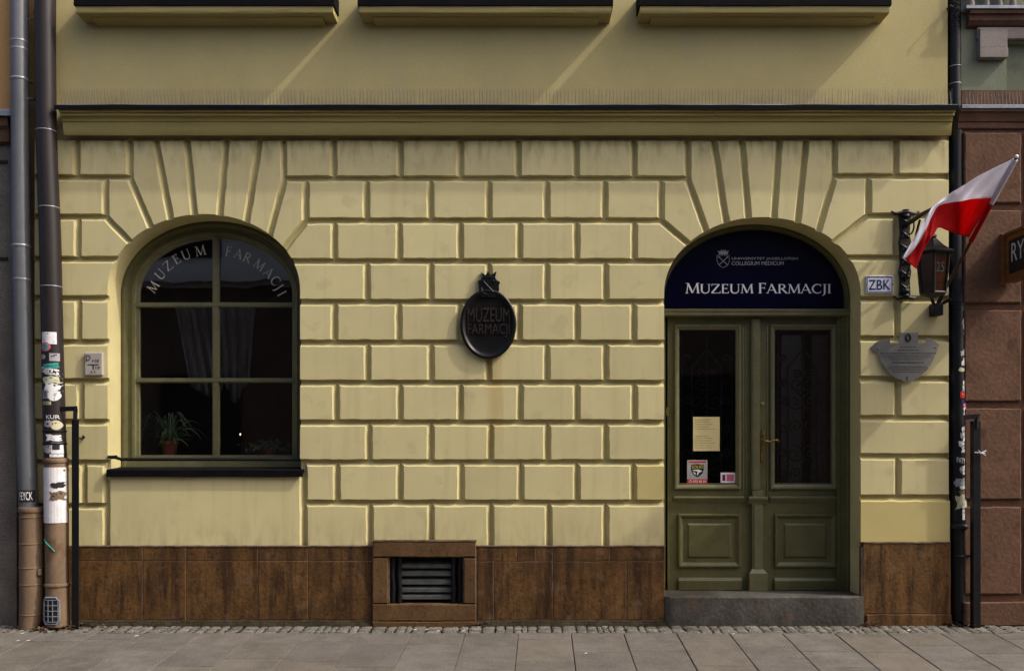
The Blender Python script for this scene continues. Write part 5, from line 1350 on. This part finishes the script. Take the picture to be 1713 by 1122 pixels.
# projecting wooden sign, seen almost edge on
hs=thing('hanging_sign',(3.985,-.05,Z(430,-.05)),'projecting wooden sign with a black face and white capitals at the right edge','sign')
SXs=3.985; y0,y1=-.03,-.95; zt0=Z(395,-.02); zb0=Z(474,-.02)+.0
q=MB(); ft=.05
q.box(SXs-.0,SXs+.09,y1,y0,zt0-.06,zt0); q.box(SXs-.0,SXs+.09,y1,y0,zb0,zb0+.06); q.box(SXs,SXs+.09,y0-.06,y0-.0005,zb0+.0605,zt0-.0605); q.box(SXs,SXs+.09,y1,y1+.06,zb0+.0605,zt0-.0605)
q.box(SXs-.02,SXs-.0005,y1,y0,zt0-.012,zt0+.012)
q.box(SXs-.035,SXs-.0005,y0-.03,y0+.015,zb0-.02,zt0+.012)
q.build('wooden_frame',WOODS,hs,bevel=.004)
q=MB(); q.box(SXs+.012,SXs+.07,y1+.06,y0-.06,zb0+.06,zt0-.06); q.build('sign_face',SIGNB,hs)
q=MB(); 
def sgn(u,v,e): return (SXs+.0115-e*.5, -.125-.285*u, Z(437,-.15)+.150*v)
q.text('RYŁ',0,0,0,0,0,fn=sgn); q.build('sign_lettering',CHALK,hs)
q=MB(); q.box(SXs+.02,SXs+.06,-.03,.05,zt0-.16,zt0-.10); q.box(SXs+.02,SXs+.06,-.03,.05,zb0+.10,zb0+.16); q.build('wall_bracket',IRON,hs)

# building across the street (what the panes mirror)
ob=thing('opposite_building',(0,-10.2,-.6),'plain brown and grey building across the street mirrored in the window panes','building')
q=MB(); q.box(-16,16,-13,-10.2,-.7,4.6); q.build('ground_floor',OPL,ob)
q=MB(); q.box(-16,16,-13,-10.15,4.6005,6.9); q.box(-16,16,-10.1499,-9.95,4.7,4.9); q.build('upper_floors',OPU,ob)
for k in range(9):
    q=MB(); x=-14+k*3.4; q.box(x,x+1.2,-10.149,-10.10,5.2,6.5); q.build('window',SIGNB,ob)
    q=MB(); q.box(x,x+1.6,-10.199,-10.15,.2,2.9); q.build('shopfront',SIGNB,ob)
q=MB(); q.box(-16,16,-13.2,-9.9,6.901,7.1); q.build('eaves',ROUGHC,ob)

# litter at the foot of the pipes
q=MB()
def bits(cx,cy,n,sx,sy):
    for k in range(n):
        x=cx+random.gauss(0,sx); y=cy-abs(random.gauss(0,sy)); z=gz(y)+random.uniform(0,.03)
        a=random.uniform(0,6.3); r=random.uniform(.008,.022); tl=random.uniform(-.5,.8)
        vs=[(x+r*math.cos(a+t)*(1 if j%2 else .5),y+r*math.sin(a+t),z+r*math.sin(t)*tl+.004) for j,t in enumerate((0,1.5,3.1,4.7))]
        q.add(vs,[(0,1,2,3)])
bits(X(72,-.15),-.13,70,.05,.05); bits(X(118,-.1),-.10,60,.06,.04); bits(X(128),-.03,30,.1,.03); bits(X(1590),.0,40,.03,.03); bits(X(1618),.0,60,.07,.04); bits(X(1450),-.03,20,.03,.02); bits(X(800),-.03,20,.04,.02)
tag(q.build('leaf_litter',LITTER,None),'dry leaf litter caught at the feet of the downpipes','litter',kind='stuff')
q=MB()
for px,py in ((132,1044),(228,1065),(30,1074),(47,1074),(38,1060),(695,1052),(714,1052),(775,1054),(733,1054),(980,1096),(1227,1061),(1595,1041),(1232,1041),(1105,1042),(1520,1053)):
    yy=-max(.02,(py-1045)/1.35*.03*1.1) if py<1058 else -.26-(py-1058)*.0165
    x=X(px,yy); z=gz(yy)+.004; r=random.uniform(.006,.013)
    q.add([(x-r*1.4,yy-r,z),(x+r,yy-r*.8,z+.003),(x+r*1.4,yy+r,z+.008),(x-r*.8,yy+r*.7,z+.004)],[(0,1,2,3)])
tag(q.build('paper_scraps',MOIST,None),'tiny pale scraps and cigarette ends scattered along the wall foot','litter',kind='stuff')
